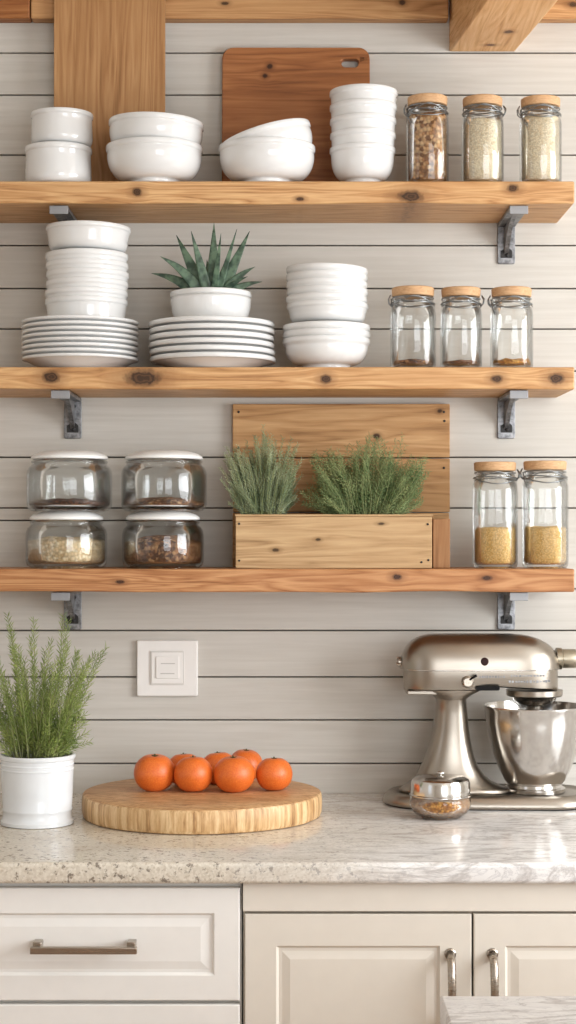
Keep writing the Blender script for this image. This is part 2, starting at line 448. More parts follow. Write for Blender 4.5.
T2, B2 = shelf(2, 367, 389, [(51, 377, 9, 6), (143, 378, 18, 8.5), (326, 379, 5.5, 4.5), (497, 379, 6, 4), (556, 378.5, 8, 5.5)], 'honey wood shelf, middle of the three, with dark oval knots', 2)
T3, B3 = shelf(3, 569, 592, [(397, 577, 5, 3), (487, 578, 5, 2.5), (120, 582, 5, 2)], 'reddish wood shelf, lowest of the three, carrying canisters and planter box', 3)

# ------------------------------------------------------------------ shelf brackets
def make_bracket(label, loc):
    t = thing('shelf_bracket', label, 'bracket', loc, group='grey iron shelf brackets')
    hw = .0175; H = .082
    bm = bmesh.new()
    # wall plate: frame with recessed field
    prism(bm, rrect(-hw, hw, -H, 0, .004, 3), -.005, 0)
    obj('wall_plate', bm, m_iron, t, bevel=.001)
    for zz in (-.018, -.064):
        bm = bmesh.new(); lathe(bm, [(0, .0036), (.0034, .003), (.0045, 0)], 12, mat=Matrix.Translation((.002, -.005, zz)) @ Matrix.Rotation(PI/2, 4, 'X'))
        obj('screw', bm, m_dark, t, smooth=True)
    bm = bmesh.new()
    prism(bm, [(-hw+.006, -H+.012), (hw-.006, -H+.012), (hw-.006, -H+.026), (.003, -H+.034), (-hw+.006, -H+.026)], -.0058, -.004)
    obj('slot', bm, m_dark, t)
    bm = bmesh.new(); box(bm, -hw, hw, -.192, -.005, -.0085, -.0012)
    obj('arm', bm, m_iron, t, bevel=.0012)
    bm = bmesh.new(); box(bm, -hw, hw, -.196, -.1922, -.017, -.0012)
    e = obj('end_lip', bm, m_lip, t, bevel=.001)
    # curved web between plate and arm
    out = []
    for i in range(11):
        a = i/10; y = -.005-.13*(1-a); zc = -.0085-.055*(a**2.1); out.append((y, zc))
    bm = bmesh.new()
    for sgn, ww in ((0, .0045),):
        A = [bm.verts.new((sgn-ww, y, zz)) for y, zz in out+[(-.005, -.0085)]]; B = [bm.verts.new((sgn+ww, y, zz)) for y, zz in out+[(-.005, -.0085)]]
        bm.faces.new(A); bm.faces.new(B[::-1])
        for i in range(len(A)): j = (i+1) % len(A); bm.faces.new((A[i], B[i], B[j], A[j]))
    obj('brace', bm, m_iron, t, bevel=.0008)
    return t
XL, XR = px(71.5, 0), px(506, 0)
b0 = make_bracket('grey iron bracket under the top shelf, below the stacked ramekins', (XL, -.0006, B1))
dup(b0, (XR, -.0006, B1), 'dark grey iron bracket under the right end of the top shelf')
dup(b0, (XL+.003, -.0006, B2), 'grey iron bracket under the middle shelf, above the glass canisters')
dup(b0, (XR, -.0006, B2), 'grey iron bracket under the right end of the middle shelf, above the couscous jars')
dup(b0, (XL+.003, -.0006, B3), 'grey iron bracket under the lowest shelf, behind the tips of the potted rosemary')
dup(b0, (XR, -.0006, B3), 'grey iron bracket under the lowest shelf, above the stand mixer')

# ------------------------------------------------------------------ white crockery
def bowl_bm(R, H, foot_r, foot_h, t=.0032, taper=.005, pitch=.028, rimband=True, round_=.55, ridges=()):
    """rim at z=H. wall falls almost straight, then rounds in to the foot"""
    pts = []
    N = 14; zc = foot_h+.002
    Rs = R-taper*((H-zc)*(1-round_))/pitch        # radius where rounding begins
    zs_ = zc+(H-zc)*round_
    for i in range(N+1):
        a = PI/2*i/N
        r = foot_r+(Rs-foot_r)*math.sin(a)**.9; zz = zs_-(zs_-zc)*math.cos(a)
        pts.append((r, zz))
    pts += [(Rs+(R-.0026-Rs)*k, zs_+(H-.0118-zs_)*k) for k in (.33, .66, 1)]
    if rimband: pts += [(R-.0021, H-.0108), (R-.0004, H-.0096), (R, H-.006), (R-.0001, H-.0016), (R-.0008, H-.0003), (R-.0018, H)]
    else: pts += [(R, H-.001), (R-.0012, H)]
    for zr in ridges:
        i = min(range(len(pts)), key=lambda q: abs(pts[q][1]-zr)); 
    outer = [(0, .0015), (foot_r*.86, .0015), (foot_r*.88, 0), (foot_r, 0), (foot_r+.0005, foot_h*.7)] + pts
    inner = []
    for r, zz in reversed(pts[1:-3]): inner.append((max(r-t, 0.004), zz+t*.6))
    inner = [(R-t, H-.001)] + [p for p in inner if p[1] < H-.003] + [(0, zc+t)]
    bm = bmesh.new(); lathe(bm, outer+inner, 64); return bm
BOWL_TILT = 1
def single(name, bm, label, cat, loc, group, rot=(0,0,0), m=None):
    o = obj(name, bm, m or m_cer, None, smooth=True, loc=loc, rot=rot); return tag(o, label, cat, group)
# shelf 1
d1 = .14; s1 = FPX/(CAMD-d1)
zt = lambda y, d: pz(y, d)
h = zt(141.5, d1+.06)-T1
o = single('ramekin', bowl_bm(.0645, h, .054, .001, round_=.25, taper=.0007), 'white straight-sided ramekin, lower of the pair at the shelf’s left', 'ramekin', (px(58.5, d1), -d1, T1), 'ramekins on the top shelf')
o = dup(o, (px(62, d1), -d1, T1+h+.0004), 'white straight-sided ramekin, upper and smaller of the pair', scale=(.93, .93, (zt(107, d1+.06)-T1-h)/h))
dB = .157
h = zt(136.5, dB+.09)-T1
o = single('serving_bowl', bowl_bm(.0925, h, .047, .006, round_=.72, taper=.003), 'wide white bowl with a foot, lower one in front of the tall wooden board', 'bowl', (px(154.5, dB), -dB, T1), 'wide white bowls on the top shelf')
dup(o, (px(155, dB), -dB, T1+.0475), 'wide white bowl resting slightly tipped in the one below, before the tall board', rot=(0, math.radians(2.2), 0), scale=(.985, .985, .985))
dup(o, (px(267, dB), -dB, T1), 'wide white bowl with a foot, under the steeply tilted bowl')
th = math.radians(-16); k_ = .97; xr_ = -.0925*k_*math.cos(th)+h*k_*math.sin(th); zr_ = .0925*k_*math.sin(th)+h*k_*math.cos(th)
dup(o, (px(267, dB)-.091-xr_, -dB, T1+h-.001-zr_), 'wide white bowl tilted steeply, left rim down, inside another bowl', rot=(0, th, 0), scale=(k_,)*3)
h = zt(142, d1+.06)-T1
o = single('rice_bowl', bowl_bm(.0635, h, .034, .011, round_=.7, taper=.0045, pitch=.027), 'small white footed bowl at the bottom of the five-high stack', 'bowl', (px(362.5, d1), -d1, T1), 'stack of five small white bowls')
for k, (yy, q) in enumerate(((127, 'second from the bottom'), (112.5, 'middle one'), (98.5, 'second from the top'), (84, 'topmost'))):
    dup(o, (px(363+k*.2, d1), -d1, zt(yy, d1+.06)-h), 'small white footed bowl, %s in the five-high stack beside the jars' % q, scale=(1+.012*k, 1+.012*k, 1))
# shelf 2 plates and bowls
def plate_bm(R, H, t=.0042):
    o_ = [(0, .002), (R*.52, .002), (R*.54, 0), (R*.60, 0), (R*.62, .002), (R*.74, H*.30), (R*.90, H-.0045-t*.6), (R*.965, H-.0012-t*.8), (R-.0012, H-t+.0006), (R, H-t*.5), (R-.0006, H-.0006), (R-.003, H),
          (R*.93, H-.002), (R*.72, H*.30+t*.8), (R*.6, t+.0008), (0, t)]
    bm = bmesh.new(); lathe(bm, o_, 72); return bm
dP = .126; sP = FPX/(CAMD-dP)
p0 = None
ys = [321, 326.5, 331.7, 337, 342.3, 347.5, 352.7, 358]
names = ['top', 'second from the top', 'third from the top', 'fourth from the top', 'fourth from the bottom', 'third from the bottom', 'second from the bottom', 'bottom']
H = zt(358.5, dP)-T2
for k in range(8):
    z0 = T2+(7-k)*.0101
    lab = 'white dinner plate, %s one of the eight under the ramekin-like bowls' % names[k]
    loc = (px(80.5+random.uniform(-.6, .6), dP), -dP, z0)
    if p0 is None: p0 = single('dinner_plate', plate_bm(.1125, H, .0062), lab, 'plate', loc, 'left stack of dinner plates')
    else: dup(p0, loc, lab)
topL = T2+7*.0101+.0064
p1 = None; names6 = ['top', 'second from the top', 'third from the top', 'third from the bottom', 'second from the bottom', 'bottom']
for k in range(6):
    z0 = T2+(5-k)*.0134
    lab = 'broad white plate, %s one of the six under the potted aloe' % names6[k]
    loc = (px(212.5+random.uniform(-.9, .9), dP), -dP, z0)
    if p1 is None: p1 = single('broad_plate', plate_bm(.1215, H+.001, .0098), lab, 'plate', loc, 'broad plates under the aloe')
    else: dup(p1, loc, lab)
topR = T2+5*.0134+.0100
dS = .125; dSr = dS+.078
tops = [295, 286, 276.5, 267, 257.5, 248, 220.5]
h = zt(295, dSr)-topL
nm = ['bottom', 'second from the bottom', 'third from the bottom', 'middle', 'third from the top', 'second from the top', 'topmost']
b = None
for k, yy in enumerate(tops):
    lab = 'white straight-sided bowl, %s of the seven stacked on the dinner plates' % nm[k]
    zz = topL if k == 0 else zt(yy, dSr)-h
    if k == 6: zz = zt(248, dSr)+.0005-0.0
    x = px(87+(1.0 if k == 6 else random.uniform(-.7, .7)), dS)
    if b is None:
        b = single('stacking_bowl', bowl_bm(.0795, h, .060, .001, round_=.42, taper=.0030, pitch=.018), lab, 'bowl', (x, -dS, zz), 'seven bowls on the dinner plates')
    else:
        hk = (zt(220.5, dSr)-zz)/h if k == 6 else 1
        dup(b, (x, -dS, zz), lab, scale=(1.03, 1.03, hk) if k == 6 else (1, 1, 1), rot=(0, math.radians(.8) if k == 6 else 0, 0))
# right bowl tower on shelf 2
h = zt(335, dSr)-T2; W = None
for k, (yy, q) in enumerate(((335, 'lowest of the tower of nine'), (328, 'second from the bottom of the tower of nine'), (321, 'third from the bottom of the tower of nine'))):
    lab = 'wide white footed bowl, %s' % q
    if W is None: W = single('soup_bowl', bowl_bm(.0845, h, .046, .008, round_=.72, taper=.0042, pitch=.0135), lab, 'bowl', (px(326.5, dS), -dS, T2), 'wide bowls under the bowl tower')
    else: dup(W, (px(326.5, dS), -dS, zt(yy, dSr)-h), lab)
b = None; base = zt(321, dSr)+.0005; h = zt(299, dSr)-base
for k, (yy, q) in enumerate(((299, 'lowest'), (292, 'second from the bottom'), (284.5, 'third from the bottom'), (277, 'third from the top'), (269.5, 'second from the top'), (262.5, 'topmost'))):
    lab = 'white straight-sided bowl, %s of the six on the wide footed bowls' % q
    zz = base if k == 0 else zt(yy, dSr)-h
    x = px(327+random.uniform(-.6, .6), dS)
    if b is None: b = single('cereal_bowl', bowl_bm(.0785, h, .058, .001, round_=.42, taper=.0036, pitch=.0145), lab, 'bowl', (x, -dS, zz), 'six bowls on top of the bowl tower')
    else: dup(b, (x, -dS, zz), lab, rot=(0, math.radians(1.6 if k == 5 else .5), 0))

# ------------------------------------------------------------------ leaning boards
def holed_plate(bm, outline, hole, y0, y1):
    """outline & hole both lists of (x,z), equal counts, bridged face by face"""
    n = len(outline)
    def ring(pts, y): return [bm.verts.new((x, y, z)) for x, z in pts]
    O0, O1, H0, H1 = ring(outline, y0), ring(outline, y1), ring(hole, y0), ring(hole, y1)
    for i in range(n):
        j = (i+1) % n
        bm.faces.new((O0[i], O0[j], H0[j], H0[i])); bm.faces.new((O1[i], H1[i], H1[j], O1[j]))
        bm.faces.new((O0[i], O1[i], O1[j], O0[j])); bm.faces.new((H0[i], H0[j], H1[j], H1[i]))
# tall board: stands on the shelf and leans on the ledger
dt = .052; xc = px(111, dt); wt, wb = px(168.5, dt)-px(57.5, dt), px(166, dt)-px(54, dt)
Ht = pz(-44, dt)-T1
out = rrect(-wt/2, wt/2, 0, Ht, .012, 6)
hole = [(x, zz) for x, zz in rrect(-.028, .028, Ht-.087, Ht-.058, .0125, 6)]
bm = bmesh.new(); holed_plate(bm, out, hole, -.008, .008)
m_tall = wood('oiled_oak_board', (S(122, 82, 48), S(164, 118, 74), S(188, 144, 98)), 'z', .5, (), 'xz', seed=6, scale=.8, contrast=1.1)
o = obj('tall_cutting_board', bm, m_tall, bevel=.002, loc=(xc-.003, -.048, T1+.0004), rot=(math.radians(-.3), 0, 0))
tag(o, 'tall brown oak cutting board with hand hole, leaning upright behind white bowls', 'cutting board')
dk_ = .03; x0, x1 = px(222, dk_), px(370, dk_); Hk = pz(49, .015)-T1
out = rrect(-(x1-x0)/2, (x1-x0)/2, 0, Hk+.001, .022, 6)
hx = px(350, .02)-(x0+x1)/2; hz = pz(63.5, .02)-T1
hole = rrect(hx-.017, hx+.017, hz-.0085, hz+.0085, .008, 6)
bm = bmesh.new(); holed_plate(bm, out, hole, -.009, .009)
m_red_board = wood('reddish_walnut_board', (S(104, 60, 32), S(148, 92, 52), S(178, 118, 72)), 'x', .42,
                   ((px(270, .03)-(x0+x1)/2, pz(67, .02)-T1, .007, .006), (px(265, .03)-(x0+x1)/2, pz(77, .02)-T1, .006, .006)), 'xz', seed=9, scale=.7)
m_rb = m_red_board
lean = math.radians(-4.2)
o = obj('wide_cutting_board', bm, m_rb, bevel=.0025, loc=((x0+x1)/2, -.0335, T1+.0008), rot=(lean, 0, 0))
tag(o, 'wide reddish brown cutting board with rounded corners and handle slot, leaning on the wall', 'cutting board')

# ------------------------------------------------------------------ storage jars
def make_jar(label, loc, r, H, content, fill, group, clabel, bail=-1, rotz=0, cname='grain', mound=.0):
    """clip-top jar: glass body, wooden lid, wire bail, contents"""
    t = thing('storage_jar', label, 'jar', loc, (0, 0, rotz), group)
    lid_h = .0175; nr = r*.80; top = H-lid_h; neck0 = top-.026
    prof = [(0, .003), (r*.80, .003), (r*.86, 0), (r*.93, .001), (r, .008), (r, neck0-.012), (r*.985, neck0-.004), (r*.93, neck0+.004), (nr+.001, neck0+.009),
            (nr, neck0+.013), (nr+.0025, neck0+.015), (nr+.0025, neck0+.018), (nr, neck0+.020), (nr, top-.001), (nr-.003, top), (nr-.003, neck0+.012), (r*.90, neck0+.001),
            (r-.003, neck0-.014), (r-.003, .012), (r*.86, .007), (0, .0065)]
    sq = lambda a, z: (1+.035*math.cos(4*a)*-1) if z < neck0 else 1
    bm = bmesh.new(); lathe(bm, prof, 64, fn=sq)
    obj('glass_body', bm, m_glass, t, smooth=True)
    lr = nr+.004
    bm = bmesh.new(); lathe(bm, [(0, top+.0004), (nr-.001, top+.0004), (lr-.001, top+.0005), (lr, top+.002), (lr+.0008, H-.004), (lr, H-.0015), (lr-.002, H-.0003), (lr*.6, H), (0, H)], 48)
    obj('wooden_lid', bm, m_lidwood, t, smooth='auto')
    # wire bail: two neck rings, a loop on one side and a clasp
    bm = bmesh.new()
    for zz, rr in ((neck0+.0135, nr+.0045), (top-.0035, nr+.0035)):
        tube(bm, [(rr*math.cos(a), rr*math.sin(a), zz+.0012*math.sin(a*2+rotz)) for a in [2*PI*i/40 for i in range(40)]], .0013, 6, True)
    cx = bail*(nr+.004)
    tube(bm, [(cx, -.006, neck0+.008), (cx+bail*.006, -.008, neck0+.014), (cx+bail*.007, -.006, top-.004), (cx+bail*.003, 0, top+.003), (cx+bail*.007, .006, top-.004), (cx+bail*.006, .008, neck0+.014), (cx, .006, neck0+.008)], .0013, 6, False)
    # front swing wires
    rr = nr+.006
    tube(bm, [(rr*math.cos(a), rr*math.sin(a), neck0+.012-.011*math.sin((a-PI)/PI*PI)**2) for a in [PI+PI*i/22 for i in range(23)]], .0012, 6)
    tube(bm, [(rr*math.cos(a), rr*math.sin(a), top-.002-.018*abs(math.cos(a))**1.5) for a in [PI*1.08+PI*.84*i/22 for i in range(23)]], .0011, 6)
    if bail < 0:
        tube(bm, [(-rr, 0, top-.004), (-rr*.96, -rr*.3, neck0+.004), (-rr*.86, -rr*.62, neck0-.010)], .0012, 6)
    obj('wire_bail', bm, m_wire, t, smooth=True)
    if fill > 0:
        ri = r-.0048; n = 40
        bm = bmesh.new(); zf = .0075+fill
        prof = [(0, .0075), (r*.82, .0085), (ri-.001, .013 if fill > .012 else .0095)]
        prof += ([(ri, .016), (ri, zf-.004)] if fill > .014 else []) + [(ri-.001, zf-.001), (ri*.9, zf+mound*.2), (ri*.5, zf+mound*.8), (0, zf+mound)]
        lathe(bm, prof, 40, fn=lambda a, z: (1-.035*math.cos(4*a)))
        for v in bm.verts:
            if v.co.z > zf-.006: v.co.z += .0035*noise.noise(v.co*70+Vector((loc[0]*50, 0, 0)))
        c = obj(cname, bm, content, t, smooth=True); c['label'] = clabel
    return t
dJ = .15
def jar_at(cx, w, ytop, d, T, **kw):
    r = w/2*(CAMD-d)/FPX; H = pz(ytop, d+.034)-T
    return make_jar(loc=(px(cx, d), -d, T+.0003), r=r, H=H, **kw)
G1, G2, G3 = 'full clip jars on the top shelf', 'nearly empty clip jars on the middle shelf', 'couscous jars on the lowest shelf'
jar_at(427.5, 44, 93, dJ, T1, label='wood-lidded glass jar full of brown toasted flakes, beside the bowl stack', content=m_flakes, fill=.128, group=G1, clabel='brown toasted flakes', cname='flakes', bail=-1)
jar_at(482.5, 43.5, 94, dJ, T1, label='wood-lidded glass jar of cream grain, between flakes jar and last jar', content=m_flour, fill=.118, group=G1, clabel='cream coloured grain', cname='grain', bail=1)
jar_at(540.5, 43, 94.5, dJ, T1, label='wood-lidded glass jar of cream grain, nearest the top shelf’s right end', content=m_flour, fill=.124, group=G1, clabel='cream coloured grain', cname='grain', bail=-1)
dJ2 = .15
jar_at(413, 47, 285.5, dJ2, T2, label='almost empty wood-lidded glass jar nearest the bowl tower', content=m_nuts, fill=.007, group=G2, clabel='thin layer of brown crumbs', cname='crumbs', mound=.004)
jar_at(461, 43, 286, dJ2, T2, label='almost empty wood-lidded glass jar, middle of the three on the middle shelf', content=m_nuts, fill=.007, group=G2, clabel='thin layer of brown crumbs', cname='crumbs', bail=1, mound=.003)
jar_at(511.5, 44, 286, dJ2, T2, label='almost empty wood-lidded glass jar, rightmost on the middle shelf, clasp at its left', content=m_spice, fill=.008, group=G2, clabel='thin layer of golden crumbs', cname='crumbs', mound=.005)
dJ3 = .135
jar_at(495, 46.5, 461.5, dJ3, T3, label='tall wood-lidded glass jar part filled with couscous, nearer the planter box', content=m_cous, fill=.070, group=G3, clabel='golden couscous', cname='couscous', bail=1)
jar_at(545, 47.5, 460.5, dJ3, T3, label='tall wood-lidded glass jar part filled with couscous, nearer the shelf end', content=m_cous, fill=.071, group=G3, clabel='golden couscous', cname='couscous', bail=-1, mound=.002)

# wide canisters with white lids
def make_canister(label, loc, r, H, content, fill, mound, clabel, cname):
    t = thing('glass_canister', label, 'canister', loc, group='wide glass canisters with white lids')
    lid = .017; top = H-lid; nr = r*.86; sh = top-.018
    prof = [(0, .004), (r*.8, .004), (r*.85, 0), (r*.90, .001), (r*.97, .006), (r, .014), (r, sh-.010), (r*.985, sh-.004), (r*.94, sh+.003), (nr+.002, sh+.007), (nr, sh+.010), (nr+.003, sh+.012), (nr+.003, sh+.0145), (nr, sh+.0165), (nr, top-.001),
            (nr-.003, top), (nr-.003, sh+.009), (r*.91, sh), (r-.0035, sh-.012), (r-.0035, .016), (r*.9, .009), (0, .008)]
    bm = bmesh.new(); lathe(bm, prof, 64); obj('glass_body', bm, m_glassd, t, smooth=True)
    lr = nr+.0035
    bm = bmesh.new(); lathe(bm, [(0, top+.0005), (nr, top+.0005), (lr-.001, top+.0007), (lr, top+.002), (lr, top+.0045), (lr-.0015, top+.0065), (lr*.9, top+.0105), (lr*.72, H-.0018), (lr*.6, H-.0004), (lr*.55, H), (0, H)], 56)
    obj('lid', bm, m_lidw, t, smooth=True)
    bm = bmesh.new(); ri = r-.0042; zf = .009+fill
    lathe(bm, [(0, .0092), (r*.88, .0100), (ri-.001, .016 if fill > .02 else .013)] + ([(ri, .020), (ri, zf-.003)] if fill > .02 else []) + [(ri-.001, zf-.0005), (ri*.8, zf+mound*.35), (ri*.45, zf+mound*.9), (0, zf+mound)], 48)
    for v in bm.verts:
        if v.co.z > zf-.003: v.co.z += .004*noise.noise(v.co*60+Vector((loc[0]*50, 0, 0)))
    c = obj(cname, bm, content, t, smooth=True); c['label'] = clabel
    return t
dC = .125
def can(cx, w, y0, y1, label, content, fill, mound, clabel, cname):
    H = (pz(y1, dC)-T3) if y0 is None else (pz(y1, dC)-pz(y0, dC)-.0004)
    make_canister(label, (px(cx, dC), -dC, (T3+.0003) if y0 is None else pz(y0, dC)+.0004), w/2*(CAMD-dC)/FPX, H, content, fill, mound, clabel, cname)
can(66.5, 81, None, 511.5, 'white-lidded glass canister with pale oats, on the shelf at the left', m_oats, .044, .006, 'pale rolled oats', 'oats')
can(163, 81.5, None, 511.5, 'white-lidded glass canister half full of brown nuts, on the shelf', m_nuts, .040, .014, 'brown chopped nuts', 'nuts')
can(69.5, 85, 511.5, 451, 'white-lidded glass canister with dark seeds, stacked on the oats canister', m_beans, .008, .006, 'thin layer of dark seeds', 'seeds')
can(164, 85.5, 511.5, 451, 'white-lidded glass canister with reddish seeds, stacked on the nuts canister', m_nuts, .008, .009, 'thin layer of reddish seeds', 'seeds')

# ------------------------------------------------------------------ aloe in a bowl
dA = .125; sA = (CAMD-dA)/FPX
ax = px(211, dA); hA = pz(287.5, dA+.075)-topR
t = thing('potted_aloe', 'spiky dark green aloe in a low white bowl on the broad plates', 'plant', (ax, -dA, topR+.0004))
obj('bowl', bowl_bm(.0785, hA, .046, .001, round_=.86, taper=.002), m_cer, t, smooth=True)
bm = bmesh.new(); lathe(bm, [(0, hA-.022), (.069, hA-.022), (.070, hA-.012), (.04, hA-.008), (0, hA-.006)], 32)
obj('soil', bm, m_soil, t, smooth=True)
leaves = [(150.5, 272, 15, -.02), (161, 258, 15, .015), (176, 234.5, 18, -.01), (192, 234, 14, .03), (214, 223, 17, 0), (237.5, 233, 9, .04), (249.5, 231, 17, -.005), (255, 267, 13, .0), (262, 280.5, 12, -.02),
          (248, 279, 10, .03), (206, 257, 15, -.035), (228, 252, 14, -.035), (196, 268, 11, -.05), (236, 272, 10, -.045), (222, 238, 9, .05)]
for (tx, ty, wpx, dy) in leaves:
    tip = Vector(((tx-211)*sA, -dy, pz(ty, dA)-topR)); base = Vector(((tx-211)*sA*.10+.003, -dy*.2, hA-.018))
    d = tip-base; L = d.length
    bow = Vector((0, 0, 1)) * (L*.10 if abs(d.x) > abs(d.z)*.6 else .0)
    n = 12; rings = []
    up = Vector((0, -1, 0)) if abs(d.x) < .9*L else Vector((0, -.8, .6))
    for i in range(n+1):
        f = i/n; p = base+d*f+bow*math.sin(PI*f)
        ww = wpx*sA*.40*((math.sin(PI*min(1, f*1.15+.22))**.6 if f < .3 else ((1-f)/.7)**.85))
        ww = max(ww, .0004); tk = ww*.36
        side = d.cross(up).normalized(); nor = side.cross(d).normalized()
        sgn = 1 if nor.y < 0 else -1
        prof = []
        for k in range(10):
            a = 2*PI*k/10; cs, sn = math.cos(a), math.sin(a)
            off = nor*sgn*(tk*sn+ww*.35*(cs*cs))      # channelled leaf
            prof.append(tuple(p+side*ww*cs+off))
        rings.append(prof)
    bm = bmesh.new(); rings_loft(bm, rings); obj('leaf', bm, m_aloe, t, smooth=True)

# ------------------------------------------------------------------ reclaimed panel and planter crate
dp = .022; x0, x1 = px(232.5, dp), px(450, dp); zp = pz(404, dp)
m_recl = wood('reclaimed_panel_wood', (S(122, 84, 50), S(178, 134, 88), S(206, 164, 116)), 'x', .6, ((x1-(x0+x1)/2-.02, .31, .006, .005), (.07, .26, .008, .006), (x0-(x0+x1)/2+.03, .09, .01, .008)), seed=12, scale=.7)
t = thing('plank_panel', 'tall panel of reclaimed wood planks standing behind the planter box', 'panel', ((x0+x1)/2, -.0125, T3+.0003), (math.radians(-.5), 0, 0))
hw = (x1-x0)/2; zc = pz(458, dp)-T3; Hp = zp-T3
for k, (a, b) in enumerate(((0, zc*.5-.001), (zc*.5+.001, zc-.0012), (zc+.0012, Hp))):
    bm = bmesh.new(); plank(bm, -hw+(.001 if k == 1 else 0), hw-(.0015 if k == 0 else 0), -.0085-.0005*k, .0085, a, b, 24, .0008, k+5)
    obj('plank', bm, m_recl, t, bevel=.0018)
for xx, zz in ((hw-.012, Hp-.016), (hw-.011, Hp-.034), (-hw+.012, Hp-.016), (-hw+.012, zc+.02), (hw-.012, zc-.02)):
    bm = bmesh.new(); lathe(bm, [(0, .0014), (.002, .001), (.0026, 0)], 10, mat=Matrix.Translation((xx, -.0098, zz)) @ Matrix.Rotation(PI/2, 4, 'X'))
    obj('nail', bm, m_dark, t, smooth=True)
dF = .178; x0, x1 = px(235.5, dF), px(432, dF); zc_ = pz(514.5, dF)-T3; bx = (x0+x1)/2; hw = (x1-x0)/2
t = thing('planter_crate', 'long low wooden planter box holding two green herb clumps', 'planter', (bx, 0, T3+.0003))
m_crate = wood('weathered_crate_wood', (S(132, 100, 66), S(178, 144, 104), S(204, 172, 130)), 'x', .7, ((-.03, .055, .006, .003), (.09, .085, .008, .003), (-.11, .035, .008, .004)), seed=15, scale=.8)
m_crated = wood('weathered_crate_end_wood', (S(104, 70, 42), S(146, 104, 68), S(172, 130, 90)), 'z', .7, seed=16)
F0, F1 = -dF, -.062
bm = bmesh.new(); plank(bm, -hw, hw, F0, F0+.011, .0, zc_-.004, 30, .0008, 21); obj('front_board', bm, m_crate, t, bevel=.0015)
bm = bmesh.new(); plank(bm, -hw, hw, F1-.010, F1, .0, zc_-.004, 10, .0005, 22); obj('back_board', bm, m_crate, t, bevel=.0015)
bm = bmesh.new(); box(bm, -hw, -hw+.011, F0+.0115, F1-.0105, 0, zc_-.004); obj('end_board', bm, m_crated, t, bevel=.001)
bm = bmesh.new(); box(bm, hw-.011, hw, F0+.0115, F1-.0105, 0, zc_-.004); obj('end_board', bm, m_crated, t, bevel=.001)
bm = bmesh.new(); box(bm, -hw+.0115, hw-.0115, F0+.0115, F1-.0105, .0, .008); obj('bottom_board', bm, m_crated, t)
bm = bmesh.new(); plank(bm, -hw-.001, hw+.002, F0-.001, F0+.0105, zc_-.0036, zc_, 30, .0006, 25); obj('top_rail', bm, m_crate, t, bevel=.001)
for xx, zz in ((-hw+.007, .015), (-hw+.007, .085), (hw-.007, .016), (hw-.008, .084), (hw-.02, .012)):
    bm = bmesh.new(); lathe(bm, [(0, .0014), (.0017, .001), (.0022, 0)], 10, mat=Matrix.Translation((xx, F0-.0006, zz)) @ Matrix.Rotation(PI/2, 4, 'X'))
    obj('nail', bm, m_dark, t, smooth=True)
xe0, xe1 = hw+.0035, px(450, .15)-bx
bm = bmesh.new(); box(bm, xe0, xe1, -.152, -.04, 0, zc_-.008); obj('side_block', bm, m_crated, t, bevel=.002)
bm = bmesh.new(); box(bm, -hw+.0118, hw-.0118, F0+.0118, F1-.0108, .0085, zc_-.018); obj('soil', bm, m_soil, t)

# ------------------------------------------------------------------ herbs
def spindle(bm, p, d, L, w):
    d = d.normalized(); s = d.orthogonal().normalized(); u = d.cross(s)
    b = bm.verts.new(p); tip = bm.verts.new(p+d*L); m = [bm.verts.new(p+d*L*.45+(s*math.cos(a)+u*math.sin(a))*w) for a in (0, 2.09, 4.19)]
    for i in range(3):
        j = (i+1) % 3; bm.faces.new((b, m[j], m[i])); bm.faces.new((tip, m[i], m[j]))
def sprig(bl, bs, base, tip, bend, needles, L, w, spread, rs, r0=.0012, start=.12, droop=0):
    base, tip = Vector(base), Vector(tip); N = 9; pts = []
    for i in range(N+1):
        f = i/N; p = base.lerp(tip, f)+Vector(bend)*math.sin(PI*f*.5)*(1-f)*1.6; pts.append(p)
    tube(bs, pts, [r0*(1-.65*i/N) for i in range(N+1)], 5)
    for k in range(needles):
        f = start+(1-start)*(k+rs.random())/needles; q = f*N; i = min(int(q), N-1); p = pts[i].lerp(pts[i+1], q-i)
        ax = (pts[i+1]-pts[i]).normalized(); o_ = ax.orthogonal().normalized(); o2 = ax.cross(o_)
        a = k*2.4+rs.random()*.8; side = o_*math.cos(a)+o2*math.sin(a)
        ll = L*(1.05-.35*f)*rs.uniform(.7, 1.2)
        spindle(bl, p, ax*rs.uniform(.55, 1.0)+side*spread*rs.uniform(.7, 1.2), ll, w)
# rosemary pot on the counter
CT = EYE-258/500.0        # counter top height
dR = .37; sR = (CAMD-dR)/FPX; rx = px(37.5, dR)
pot_h = pz(754, dR)-CT
t = thing('potted_rosemary', 'white ceramic pot of tall green rosemary on the worktop by the wooden board', 'plant', (rx, -dR, CT+.0003))
R = 37.5*sR
prof = [(0, .002), (R*.9, .002), (R*.93, 0), (R*.965, .001), (R*.97, .007), (R*.93, .0105), (R*.915, .016), (R*.915, .024), (R*.93, .0255), (R*.93, .028), (R*.915, .030),
        (R*.935, pot_h*.45), (R*.955, pot_h*.78), (R*.97, pot_h*.785), (R*.97, pot_h*.80), (R*.955, pot_h*.81), (R*.957, pot_h*.85), (R*.97, pot_h*.855), (R*.97, pot_h*.87), (R*.958, pot_h*.88), (R*.965, pot_h*.93), (R, pot_h*.94), (R+.001, pot_h*.96), (R+.001, pot_h-.002), (R-.001, pot_h),
        (R-.004, pot_h), (R-.006, pot_h-.004), (R-.009, pot_h-.03), (0, pot_h-.03)]
bm = bmesh.new(); lathe(bm, prof, 72); obj('pot', bm, m_potw, t, smooth='auto')
bm = bmesh.new(); lathe(bm, [(0, pot_h-.028), (R-.0105, pot_h-.028), (R-.010, pot_h-.014), (R*.5, pot_h-.010), (0, pot_h-.009)], 36); obj('soil', bm, m_soil, t, smooth=True)
